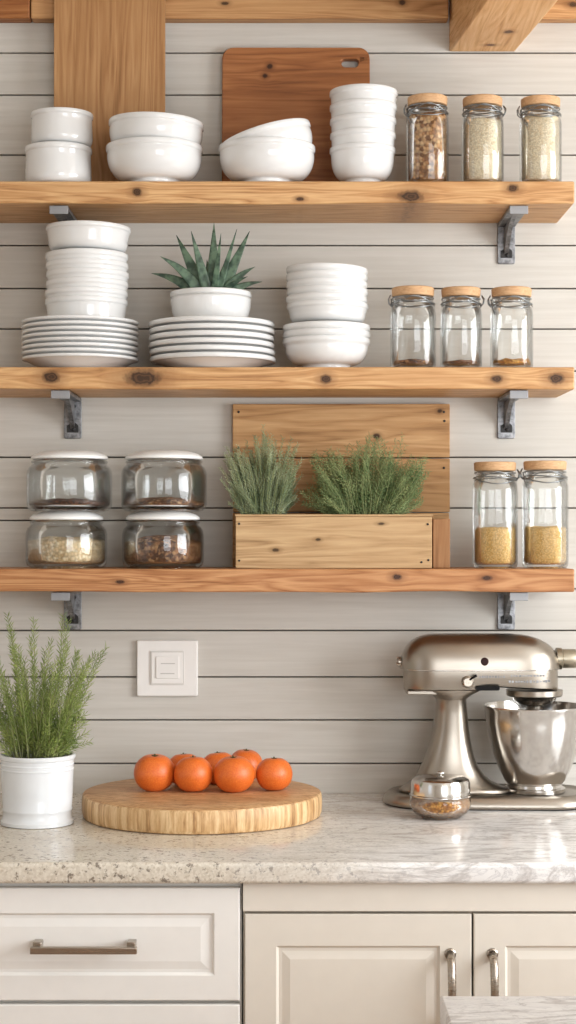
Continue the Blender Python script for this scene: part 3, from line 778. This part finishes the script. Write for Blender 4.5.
bl, bs = bmesh.new(), bmesh.new(); rs = random.Random(11)
tips = [(3, 617), (14, 625), (38, 618), (62, 616), (67, 622), (103, 650), (97, 655), (88, 712), (80, 690), (84, 668), (55, 640), (47, 650), (28, 640), (20, 655), (10, 650), (-8, 650), (-14, 680), (-6, 700), (72, 640), (76, 660), (60, 660), (32, 668), (5, 670), (50, 690), (70, 700), (90, 730), (86, 690), (-10, 720), (15, 690), (40, 700)]
for i in range(105):
    if i < len(tips): tx, ty = tips[i]; tx += 0; ty += 0
    else: tx = rs.uniform(-16, 92); ty = rs.uniform(640, 735) + abs(tx-38)*.25
    a = rs.uniform(0, 2*PI); rb = rs.uniform(0, R*.78)
    ddy = rs.uniform(-.06, .055)
    bxx = (tx-37.5)*sR*.42+rs.uniform(-.012, .012); bxx = max(-R*.78, min(R*.78, bxx))
    byy = ddy*.6; lim = math.sqrt(max(0, (R*.80)**2-bxx**2)); byy = max(-lim, min(lim, byy))
    tipz = (pz(ty, dR)-CT)
    L = tipz-pot_h
    sprig(bl, bs, (bxx, byy, pot_h-.012), ((tx-37.5)*sR, ddy*1.1, tipz), ((tx-37.5)*sR*-.10+rs.uniform(-.006, .006), 0, .006), int(40+L*330), .0185, .00078, .72, rs)
obj('foliage', bl, m_rose, t, smooth=True); obj('stems', bs, m_rstem, t, smooth=True)
# clumps in the crate
def clump(label, cx, tips, mat, n, seed, xr, yr, L, w, spread, den, basew, wild=.01):
    rs = random.Random(seed); d0 = .12; s0 = (CAMD-d0)/FPX; X0 = px(cx, d0); Z0 = T3+zc_-.0175
    t = thing('herb_clump', label, 'plant', (X0, -d0, Z0), group='herbs in the planter box')
    bl, bs = bmesh.new(), bmesh.new()
    zl = lambda y: pz(y, d0)-Z0
    for i in range(n):
        if i < len(tips): tx, ty = tips[i]
        else:
            a = rs.uniform(0.02, PI-.02); rr = rs.uniform(.45, 1)
            rr = rs.uniform(.4, 1)**.6*(1+.16*math.sin(a*7+seed)); tx = cx+xr*math.cos(a)*rr; ty = 508-yr*math.sin(a)**.7*rr
        f = (tx-cx)*s0
        dy = rs.uniform(-.045, .045)
        bx_ = max(-basew, min(basew, f*.45+rs.uniform(-.01, .01)))
        sprig(bl, bs, (bx_, dy*.5, .001), (f, dy*1.0 - .0, zl(ty)), (-f*.1+rs.uniform(-wild, wild), rs.uniform(-wild, wild), .008), den, L, w, spread, rs, .0009, .15)
    obj('foliage', bl, mat, t, smooth=True); obj('stems', bs, m_rstem, t, smooth=True)
clump('grey-green feathery herb clump in the left half of the planter box', 263, [(221, 468), (224, 460), (230, 453), (238, 446), (247, 441), (256, 438), (266, 436), (272, 434), (283, 438), (292, 437), (298, 444), (302, 460), (302, 474), (222, 480), (228, 474), (298, 490), (265, 438), (260, 444), (276, 440), (288, 446), (236, 456), (244, 450)], m_herb, 230, 3, 40, 72, .0105, .0007, .75, 62, .032, 0.010)
clump('bushy green herb clump filling the right half of the planter box', 366, [(338, 450), (346, 446), (352, 444), (358, 441), (365, 447), (372, 445), (380, 450), (385, 441), (396, 440), (402, 435), (407, 444), (412, 455), (420, 465), (424, 478), (422, 490), (418, 500), (312, 478), (305, 492), (325, 462), (318, 470), (330, 455), (308, 484), (322, 470), (410, 470), (376, 452)], m_herb2, 340, 4, 66, 66, .0125, .00075, 1.05, 46, .080, 0.022)

# ------------------------------------------------------------------ base cabinets, worktop, island
CD = .745                      # worktop front edge distance from wall
sc_ = FPX/(CAMD-CD)
TH = (884-862.5)/sc_
bm = bmesh.new()
# worktop with eased, softly rounded front edge
rr_ = .007; pts = [(-.0006, CT-TH), (-.0006, CT)]
for i in range(6): a = PI/2*i/5; pts.append((-CD+rr_-rr_*math.sin(a), CT-rr_+rr_*math.cos(a)))
for i in range(6): a = PI/2*i/5; pts.append((-CD+rr_*(1-math.cos(a)), CT-TH+rr_-rr_*math.sin(a)))
rings_loft(bm, [[(x, y, zz) for y, zz in pts] for x in (LX+.005, -1, -.3, .3, 1, RX-.005)])
o = obj('worktop', bm, m_stone, smooth='auto'); tag(o, 'long polished speckled stone worktop running under the shelves', 'worktop')
CF = .705                      # face-frame plane distance
sf = FPX/(CAMD-CF)
def fx(x): return (x-288)/sf
def fz(y): return EYE-(y-535)/sf
CB = CT-TH-.0008
def raised_panel(bm, x0, x1, z0, z1, y, t=.019, rail=.052, rec=.0045):
    """drawer/door front with a recessed then raised centre panel; front at y-t (towards room)"""
    yf = y-t
    def ring(i, yy): return [bm.verts.new(p) for p in ((x0+i, yy, z0+i), (x1-i, yy, z0+i), (x1-i, yy, z1-i), (x0+i, yy, z1-i))]
    seq = [ring(0, y), ring(0, yf+.0015), ring(.0015, yf), ring(rail, yf), ring(rail+.004, yf+rec), ring(rail+.009, yf+rec), ring(rail+.022, yf+.002)]
    for A, B in zip(seq, seq[1:]):
        for k in range(4): j = (k+1) % 4; bm.faces.new((A[k], A[j], B[j], B[k]))
    bm.faces.new(seq[0][::-1]); bm.faces.new(seq[-1])
# left cabinet of drawers
split = fx(242.5)
cabL = thing('drawer_cabinet', 'white base cabinet of drawers below the rosemary and round board', 'cabinet', (-.6, -.35, 0))
def loc_box(bm, ox, oy, x0, x1, y0, y1, z0, z1): box(bm, x0-ox, x1-ox, y0-oy, y1-oy, z0, z1)
bm = bmesh.new()
XA = -.95
y0c, y1c = -CF, -.02
for a in ((XA, XA+.018, y0c, y1c, .1, CB), (split-.019, split-.001, y0c, y1c, .1, CB), (XA+.018, split-.019, y1c-.01, y1c, .1, CB), (XA+.018, split-.019, y0c+.0, y0c+.02, CB-.012, CB), (XA+.018, split-.019, y0c+.0, y1c-.01, .1, .118), (XA, split-.001, y0c+.06, y0c+.075, 0, .0995),
          (XA+.018, split-.019, y0c, y0c+.018, fz(1000)-.009, fz(1000)+.003)):
    loc_box(bm, -.6, -.35, *a)
obj('carcass', bm, m_cabL, cabL, bevel=.001)
def drawer(zt_, zb_, handle, rail):
    e = bpy.data.objects.new('drawer', None); C.objects.link(e); e.parent = cabL; e.location = (0, 0, 0)
    bm = bmesh.new(); raised_panel(bm, XA+.003+.6, split-.004+.6, zb_, zt_, -CF+.35-.0006, rail=rail)
    obj('drawer_front', bm, m_cabL, e, smooth=False)
    if handle:
        yy = -CF+.35-.0196; zh = handle
        s3 = FPX/(CAMD-CF-.05)
        hx0, hx1 = (30-288)/s3+.6, (137-288)/s3+.6
        bm = bmesh.new()
        box(bm, hx0, hx1, yy-.034, yy-.024, zh-.0065, zh+.0045)
        for xx in (hx0+.010, hx1-.010): box(bm, xx-.007, xx+.007, yy-.0238, yy-.0005, zh-.001, zh+.0105)
        h_ = obj('handle', bm, m_pull, e, bevel=.0015)
        h_['label'] = 'brushed metal bar handle'
drawer(fz(885.5), fz(997.5), EYE-(942.5-535)/sf, .040)
z1 = fz(1001.5)
drawer(z1, z1-.27, z1-.1, .045); drawer(z1-.275, .105, z1-.37, .045)
# right cabinet with two doors
ox = .55
cabR = thing('door_cabinet', 'cream two-door base cabinet below the stand mixer', 'cabinet', (ox, -.35, 0))
XB = fx(472)+(fx(472)-fx(243))
m = m_cabR; bm = bmesh.new()
frt = fz(911)
for a in ((split+.001, split+.019, y0c, y1c, .1, CB), (XB-.018, XB, y0c, y1c, .1, CB), (split+.019, XB-.018, y1c-.01, y1c, .1, CB), (split+.019, XB-.018, y0c, y0c+.02, frt-.006, CB), (split+.019, XB-.018, y0c, y1c-.01, .1, .118), (split+.001, XB, y0c+.06, y0c+.075, 0, .0995)):
    loc_box(bm, ox, -.35, *a)
obj('carcass', bm, m, cabR, bevel=.001)
bm = bmesh.new(); loc_box(bm, ox, -.35, split+.001, XB, y0c-.0195, y0c-.0005, frt+.0035, CB); obj('top_rail', bm, m, cabR, bevel=.001)
def door(xa, xb, hx_):
    e = bpy.data.objects.new('door', None); C.objects.link(e); e.parent = cabR
    bm = bmesh.new(); raised_panel(bm, xa-ox, xb-ox, .115, frt-.001, -CF+.35-.0006, rail=.050)
    obj('door_panel', bm, m, e)
    bm = bmesh.new(); yy = -CF+.35-.0200; X = hx_-ox; zt2 = EYE-(957-535)/(FPX/(CAMD-CF-.04)); L = .105
    pts = []
    for i in range(13):
        f = i/12; pts.append((X, yy-.030*math.sin(PI*f)**.35-.001, zt2-L*f))
    tube(bm, pts, [.0074]+[.0066]*11+[.0074], 12)
    for zz in (zt2, zt2-L): lathe(bm, [(0, .002), (.009, .002), (.0095, 0)], 14, mat=Matrix.Translation((X, yy-.0, zz)) @ Matrix.Rotation(PI/2, 4, 'X'))
    h_ = obj('handle', bm, m_pull, e, smooth=True); h_['label'] = 'curved satin nickel pull'
door(split+.004, fx(471)-.0012, (451.5-288)/(FPX/(CAMD-CF-.04)))
door(fx(471)+.0022, XB-.003, (494-288)/(FPX/(CAMD-CF-.04)))
# island in front of the camera's right
isl = thing('kitchen_island', 'kitchen island with white veined stone top in front of cream doors', 'island', (1.0, -2.2, 0))
ix0 = (440-288)*1.96/FPX-1.0
bm = bmesh.new(); prism(bm, rrect(ix0, .75, CT-.032, CT, .003, 2), -.62, .66)
obj('stone_top', bm, m_stone2, isl, bevel=.002)
bm = bmesh.new(); box(bm, ix0+.05, .70, -.58, .60, .09, CT-.0325); box(bm, ix0+.09, .66, -.53, .55, 0, .0895); obj('body', bm, m_cabL, isl, bevel=.003)

# ------------------------------------------------------------------ switch plate
t = thing('light_switch', 'square white switch plate on the shiplap wall above the oranges', 'switch', (px(167.5, 0), -.0005, pz(668, 0)))
hw, hh = .061, .056
bm = bmesh.new(); prism(bm, rrect(-hw, hw, -hh, hh, .004, 4), -.009, 0); obj('plate', bm, m_plastic, t, bevel=.0025)
bm = bmesh.new(); prism(bm, rrect(-.034, .034, -.033, .035, .002, 3), -.0112, -.0095); obj('inner_frame', bm, m_plastic2, t, bevel=.0006)
bm = bmesh.new(); prism(bm, rrect(-.031, .031, -.030, .032, .002, 3), -.0124, -.0115); obj('insert', bm, m_plastic, t, bevel=.0006)
bm = bmesh.new(); prism(bm, rrect(-.022, .024, -.020, .025, .002, 3), -.0146, -.0126); obj('rocker', bm, m_plastic, t, bevel=.0008)
bm = bmesh.new()
for zz, a, b in ((.010, -.012, .016), (-.010, -.013, .015)):
    box(bm, a, b, -.0150, -.0147, zz-.0009, zz+.0009)
obj('print_lines', bm, m_print, t)

# ------------------------------------------------------------------ round end-grain board with oranges
dO = .275; rO = 119.5*(CAMD-dO)/FPX; ox_ = px(201.5, dO)
hO = .044
def wob(a, z): return 1+.006*math.sin(3*a+1)+.004*math.sin(7*a)
bm = bmesh.new()
lathe(bm, [(0, 0), (rO-.006, 0), (rO-.002, .002), (rO, .007), (rO+.001, hO*.5), (rO, hO-.006), (rO-.002, hO-.002), (rO-.006, hO), (rO*.7, hO), (rO*.4, hO), (0, hO)], 96, fn=wob)
t_ = NT('round_board_wood'); co = t_.coord(); s = t_.sep(co)
top = t_.noise(t_.mapping(co, (3, 16, 3), rot=(0, 0, .25)), 2.4, 6, .65, .9)
fb = t_.math('ABSOLUTE', t_.math('SUBTRACT', t_.math('FRACT', t_.math('MULTIPLY', top, 9)), .5))
ctop = t_.ramp(t_.math('ADD', t_.math('MULTIPLY', fb, .8), t_.math('MULTIPLY', top, .5)), [(.2, S(150, 104, 62)), (.45, S(196, 150, 102)), (.8, S(222, 184, 138))])
sd = t_.noise(t_.mapping(co, (34, 34, 1.5)), 2.2, 5, .75, .2)
cside = t_.ramp(sd, [(.30, S(112, 70, 36)), (.46, S(196, 154, 104)), (.62, S(228, 196, 150)), (.74, S(176, 130, 84))])
t_.set(Base_Color=t_.mix(t_.rng(s[2], hO-.003, hO-.001, 0, 1), cside, ctop), Roughness=.5); t_.bump(sd, .2, .001)
o = obj('round_board', bm, t_.m, smooth='auto', loc=(ox_, -dO, CT+.0003)); tag(o, 'thick round wooden board on the worktop carrying the orange fruit', 'cutting board')
def fruit_bm(seed):
    bm = bmesh.new(); pr = []
    for i in range(25):
        a = -PI/2+PI*i/24; r = math.cos(a)**.86 if 0 < i < 24 else 0; z = math.sin(a)*.90
        if a > 1.15: z -= .10*((a-1.15)/.42)**1.5
        if a < -1.2: z += .03
        pr.append((r, z+.87))
    lathe(bm, pr, 40, fn=lambda a, z: 1+.022*math.sin(2*a+seed)+.012*math.sin(5*a+seed*2))
    return bm
fr = thing('orange', 'orange fruit at the left end of the front row', 'fruit', (0, 0, 0), group='oranges on the round board')
obj('peel', fruit_bm(1), m_orange, fr, smooth=True)
bm = bmesh.new()
for k in range(5):
    a = k*2*PI/5; c_, s_ = math.cos(a), math.sin(a)
    vs = [bm.verts.new(p) for p in ((0, 0, 1.69), (c_*.10-s_*.05, s_*.10+c_*.05, 1.70), (c_*.21, s_*.21, 1.735), (c_*.10+s_*.05, s_*.10-c_*.05, 1.70), (0, 0, 1.74))]
    bm.faces.new((vs[0], vs[3], vs[2], vs[1])); bm.faces.new((vs[4], vs[1], vs[2])); bm.faces.new((vs[4], vs[2], vs[3]))
lathe(bm, [(.05, 1.68), (.045, 1.78), (.03, 1.80), (0, 1.80)], 8)
obj('stem', bm, m_calyx, fr)
zO = CT+hO+.0006
FR = [(154, 20.6, .268, 'orange fruit at the left end of the front row', 0), (193.5, 20, .285, 'orange fruit second from the left in the front row', 1), (235, 20.3, .285, 'orange fruit third from the left in the front row', 2), (274, 18.6, .268, 'orange fruit alone at the right end, smallest in view', 3),
      (185, 18, .202, 'orange fruit peeking from behind the two left front ones', 4), (220, 18, .184, 'orange fruit in the back row, behind the gap between middle front ones', 5), (245, 17.5, .134, 'orange fruit in the back row, right of the other back ones', 6)]
for i, (x, r, d, lab, sd_) in enumerate(FR):
    R_ = r*(CAMD-d)/FPX
    loc = (px(x, d), -d, zO-.0035*R_)
    if i == 0: fr.location = loc; fr.scale = (R_,)*3; fr.rotation_euler = (.1, 0, .3); fr['label'] = lab
    else: dup(fr, loc, lab, rot=(random.uniform(-.12, .12), random.uniform(-.12, .12), sd_*1.3), scale=(R_,)*3)

# ------------------------------------------------------------------ glass bowl with steel lid
dG = .305; sG = (CAMD-dG)/FPX; R_ = 31.5*sG
t = thing('lidded_spice_bowl', 'small round glass bowl of amber spice with shiny steel lid by the mixer', 'bowl', (px(440.5, dG), -dG, CT+.0003))
hb = (815-793.5)*sG
bm = bmesh.new(); lathe(bm, [(0, .002), (R_*.55, .002), (R_*.6, 0), (R_*.66, .001), (R_*.88, hb*.3), (R_*.98, hb*.65), (R_*.97, hb*.92), (R_*.93, hb), (R_*.90, hb), (R_*.955, hb*.65), (R_*.86, hb*.3), (R_*.63, .004), (0, .005)], 56)
obj('glass_bowl', bm, m_glass2, t, smooth=True)
bm = bmesh.new(); lathe(bm, [(0, .0054), (R_*.62, .0056), (R_*.85, hb*.32), (R_*.943, hb*.65), (R_*.89, hb*.93), (R_*.4, hb*.95), (0, hb*.95)], 48)
obj('spice', bm, m_spice, t, smooth=True)
hl = (793.5-773)*sG
bm = bmesh.new(); z0 = hb+.0006
lathe(bm, [(0, z0), (R_*.96, z0), (R_*.99, z0+.001), (R_*.99, z0+.003), (R_*.95, z0+.0045), (R_*.94, z0+hl*.62), (R_*.90, z0+hl*.80), (R_*.74, z0+hl*.93), (R_*.4, z0+hl), (0, z0+hl)], 56)
lid_ = obj('lid', bm, m_steel, t, smooth='auto')
bm = bmesh.new(); zk = z0+hl; lathe(bm, [(.003, zk-.0005), (.0035, zk+.002), (.0075, zk+.003), (.008, zk+.0045), (.006, zk+.007), (0, zk+.008)], 24); obj('knob', bm, m_chrome, lid_, smooth=True)

# ------------------------------------------------------------------ stand mixer
dM = .135; sM = (CAMD-dM)/FPX
MX = px(480, dM)
def mx(x): return (x-480)*sM
def mz(y): return (535-y)*sM+EYE-CT          # local height above the worktop
t = thing('stand_mixer', 'champagne metal stand mixer with steel bowl on the worktop', 'mixer', (MX, -dM, CT+.0004))
# base foot
bm = bmesh.new()
zb_top = mz(791.5)
def stadium(x0, x1, hw, inset, z, n=16):
    pts = []; r = hw-inset; r1 = r*.98; xa, xb = x0+inset+r1, x1-inset-r1
    for i in range(n+1): a = -PI/2+PI*i/n; pts.append((xb+r1*math.cos(a), r*math.sin(a), z))
    for i in range(n+1): a = PI/2+PI*i/n; pts.append((xa+r1*math.cos(a)*1.0, r*.93*math.sin(a), z))
    return pts
X0_, X1_ = mx(383), mx(597)
rings_loft(bm, [stadium(X0_, X1_, .098, .003, .0015), stadium(X0_, X1_, .098, .0, .004), stadium(X0_, X1_, .098, .0, .008), stadium(X0_, X1_, .098, .002, .014), stadium(X0_, X1_, .098, .006, .020), stadium(X0_, X1_, .098, .014, .026), stadium(X0_, X1_, .098, .024, zb_top-.001), stadium(X0_, X1_, .098, .04, zb_top)])
obj('base', bm, m_nickel, t, smooth=True)
bm = bmesh.new(); rings_loft(bm, [stadium(X0_, X1_, .098, .006, 0), stadium(X0_, X1_, .098, .006, .0014)]); obj('rubber_foot', bm, m_blackp, t)
# pedestal column
secs = [(790, 399, 512, .066), (786, 404, 502, .060), (781, 411, 491.5, .054), (774, 416.5, 483.5, .050), (765, 421.5, 477.5, .046), (756, 425.5, 474, .043), (742, 430, 470.5, .040), (728, 433, 468.5, .039), (712, 435, 467, .039), (699, 436, 466, .040),
        (697.5, 434.5, 467, .042), (694, 431, 472, .046), (690, 424, 480, .049), (684, 415, 490, .050)]
bm = bmesh.new(); rings = []
for y, xa, xb, hw in secs:
    cx, rx_ = (mx(xa)+mx(xb))/2, (mx(xb)-mx(xa))/2; ring = []
    for i in range(40):
        a = 2*PI*i/40; c_, s_ = math.cos(a), math.sin(a); p = 2.6
        ring.append((cx+rx_*math.copysign(abs(c_)**(2/p), c_), hw*math.copysign(abs(s_)**(2/p), s_), mz(y)))
    rings.append(ring)
rings_loft(bm, rings)
obj('pedestal', bm, m_nickel, t, smooth=True)
# motor head: upper shell + lower band, lofted along x
def end_f(x, a, b, ra, rb, p=2.3):
    if x < a+ra: q = max(0, (a+ra-x)/ra); return max(.02, (1-q**p))**(1/p)
    if x > b-rb: q = max(0, (x-(b-rb))/rb); return max(.02, (1-q**p))**(1/p)
    return 1
def xsamples(a, b, ra, rb):
    xs = [a+ra*(1-math.cos(PI/2*i/10)) for i in range(10)] + [a+ra+(b-rb-a-ra)*i/10 for i in range(11)] + [b-rb+rb*math.sin(PI/2*i/10) for i in range(1, 11)]
    return xs
bm = bmesh.new(); rings = []
for x in xsamples(400, 559.5, 34, 46):
    e = end_f(x, 400, 559.5, 34, 46); et = end_f(x, 400, 559.5, 36, 52)
    top_y = 668-(34.5-.6*abs(x-470)/90)*et; w_ = .062*e*(1-.12*max(0, (x-470)/90)); ring = []
    zs0 = mz(668.2); zt0 = mz(top_y)
    for i in range(25):
        a = PI*i/24; ring.append((mx(x), -w_*math.copysign(abs(math.cos(a))**(2/2.5), math.cos(a)), zs0+(zt0-zs0)*math.sin(a)**(2/2.5)))
    rings.append(ring)
rings_loft(bm, rings); obj('head_shell', bm, m_nickel, t, smooth='auto')
bm = bmesh.new(); rings = []
for x in xsamples(403.5, 557, 30, 42):
    e = end_f(x, 403.5, 557, 30, 42)
    w_ = .0605*e*(1-.12*max(0, (x-470)/90))
    yb = 689+(-0)*1
    if x > 480: yb = 684.5+ (x-480)/77*5
    zt0, zb0 = mz(668.6), mz(yb); ring = []
    for i in range(12): a = i/11*2-1; pass
    ring = [(mx(x), -w_, zt0), (mx(x), -w_*1.0, zt0-(zt0-zb0)*.6), (mx(x), -w_*.94, zb0+.003), (mx(x), -w_*.8, zb0), (mx(x), w_*.8, zb0), (mx(x), w_*.94, zb0+.003), (mx(x), w_, zt0-(zt0-zb0)*.6), (mx(x), w_, zt0)]
    rings.append(ring)
rings_loft(bm, rings); obj('head_band', bm, m_nickel, t, smooth='auto')
# chrome band line between shell and lower housing
bm = bmesh.new()
pl = []
for x in xsamples(401, 559, 32, 44): pl.append((mx(x), -(.0622*end_f(x, 401, 559, 32, 44)*(1-.12*max(0, (x-470)/90))+.0002), mz(668.4)))
pl = [p for p in pl if p[1] < -.03]; tube(bm, pl, .0011, 6); obj('trim_line', bm, m_chrome, t, smooth=True)
# rear hinge lip
bm = bmesh.new(); box(bm, mx(406), mx(436), -.038, .038, mz(693.5), mz(689)); obj('hinge', bm, m_nickel, t, bevel=.002)
bm = bmesh.new()
for yy, zz in ((0, 658), (.012, 664), (-.012, 664)):
    tube(bm, [(mx(404), yy, mz(zz)), (mx(396.5), yy, mz(zz+.5))], .0024, 8)
lathe(bm, [(0, 0), (.010, 0), (.010, .004), (0, .004)], 16, mat=Matrix.Translation((mx(400.5), 0, mz(662))) @ Matrix.Rotation(-PI/2, 4, 'Y'))
obj('rear_latch', bm, m_pull, t, smooth='auto')
# front attachment hub and knob
bm = bmesh.new(); lathe(bm, [(0, 0), (.021, 0), (.021, .010), (.0185, .012), (.0185, .036), (.017, .039), (0, .039)], 32, mat=Matrix.Translation((mx(556), 0, mz(658.8))) @ Matrix.Rotation(PI/2, 4, 'Y'))
obj('attachment_knob', bm, m_brass, t, smooth='auto')
# round cap, speed lever, badge marks
face_y = -.0612
bm = bmesh.new(); lathe(bm, [(0, .003), (.0065, .003), (.0085, .001), (.0085, -.006), (0, -.006)], 24, mat=Matrix.Translation((mx(481), -.0618+.0035, mz(660))) @ Matrix.Rotation(PI/2, 4, 'X'))
obj('round_cap', bm, m_red, t, smooth='auto')
bm = bmesh.new(); lathe(bm, [(0, .009), (.008, .009), (.0105, .007), (.012, .001), (.012, 0), (0, 0)], 28, mat=Matrix.Translation((mx(464.5), -.0607, mz(679.5))) @ Matrix.Rotation(PI/2, 4, 'X'))
k_ = obj('speed_knob', bm, m_pull, t, smooth='auto')
bm = bmesh.new(); tube(bm, [(mx(466), -.070, mz(677)), (mx(470), -.073, mz(674)), (mx(472.5), -.074, mz(672.5))], [.0018, .0024, .0028], 8); obj('lever', bm, m_blackp, k_, smooth=True)
bm = bmesh.new(); prism(bm, rrect(mx(472), mx(496), mz(688), mz(683.4), .0035, 4), -.0615, -.055); obj('speed_slot', bm, m_blackp, t, bevel=.001)
bm = bmesh.new(); rs = random.Random(3)
for row, (ya, xa, xb) in enumerate(((674.6, 476, 502), (679.5, 505, 546), (673.8, 507, 540))):
    x = xa
    while x < xb:
        w_ = rs.uniform(1.0, 2.2); hh = rs.uniform(1.2, 2.6)
        yy = -.0605*(1-.12*max(0, (x-470)/90))*end_f(x, 403.5, 557, 30, 42)-.0006
        box(bm, mx(x), mx(x+w_), yy, yy+.002, mz(ya+hh/2), mz(ya-hh/2)); x += w_+rs.uniform(.8, 1.6)
obj('engraved_marks', bm, m_iron, t)
# planetary hub and beater shaft
pcx = mx(534.5)
bm = bmesh.new()
T_ = Matrix.Translation((pcx, 0, 0))
lathe(bm, [(0, mz(689.8)), (28*sM, mz(689.8)), (28*sM, mz(695)), (27*sM, mz(696)), (0, mz(696))], 48, mat=T_); obj('hub_collar', bm, m_nickel, t, smooth='auto')
bm = bmesh.new()
lathe(bm, [(0, mz(696.2)), (21.5*sM, mz(696.2)), (22*sM, mz(697)), (21*sM, mz(700)), (16*sM, mz(703.5)), (9*sM, mz(706)), (0, mz(706.2))], 48, mat=T_); obj('planetary_hub', bm, m_steel, t, smooth='auto')
bm = bmesh.new()
lathe(bm, [(0, mz(706.3)), (8*sM, mz(706.3)), (8*sM, mz(713)), (4*sM, mz(715)), (3*sM, mz(740)), (0, mz(740))], 24, mat=T_); obj('beater_shaft', bm, m_pull, t, smooth='auto')
bm = bmesh.new()
lp = []
for i in range(25):
    a = 2*PI*i/24; lp.append((pcx+.034*math.sin(a)*(1-.25*math.cos(a)), 0, mz(741)-.034+.034*math.cos(a)))
tube(bm, lp[:-1], .0035, 8, True); obj('beater', bm, m_pull, t, smooth=True)
# steel bowl
bz0 = zb_top+.0004
pr = [(0, bz0), (29*sM, bz0), (30.5*sM, bz0+.001), (30.5*sM, mz(787.5)), (27.5*sM, mz(786)), (27*sM, mz(783.5)), (30*sM, mz(780)), (36.5*sM, mz(767)), (41.5*sM, mz(753)), (45.5*sM, mz(738)), (48.3*sM, mz(722)), (49.8*sM, mz(709)), (51.2*sM, mz(706.8)), (51.2*sM, mz(705.4)), (49.6*sM, mz(705.2)),
      (48.8*sM, mz(709)), (47.2*sM, mz(722)), (44.4*sM, mz(738)), (40.4*sM, mz(753)), (35.3*sM, mz(767)), (28*sM, mz(779)), (0, mz(782))]
bm = bmesh.new(); lathe(bm, pr, 72, mat=T_); obj('mixing_bowl', bm, m_steel, t, smooth='auto')
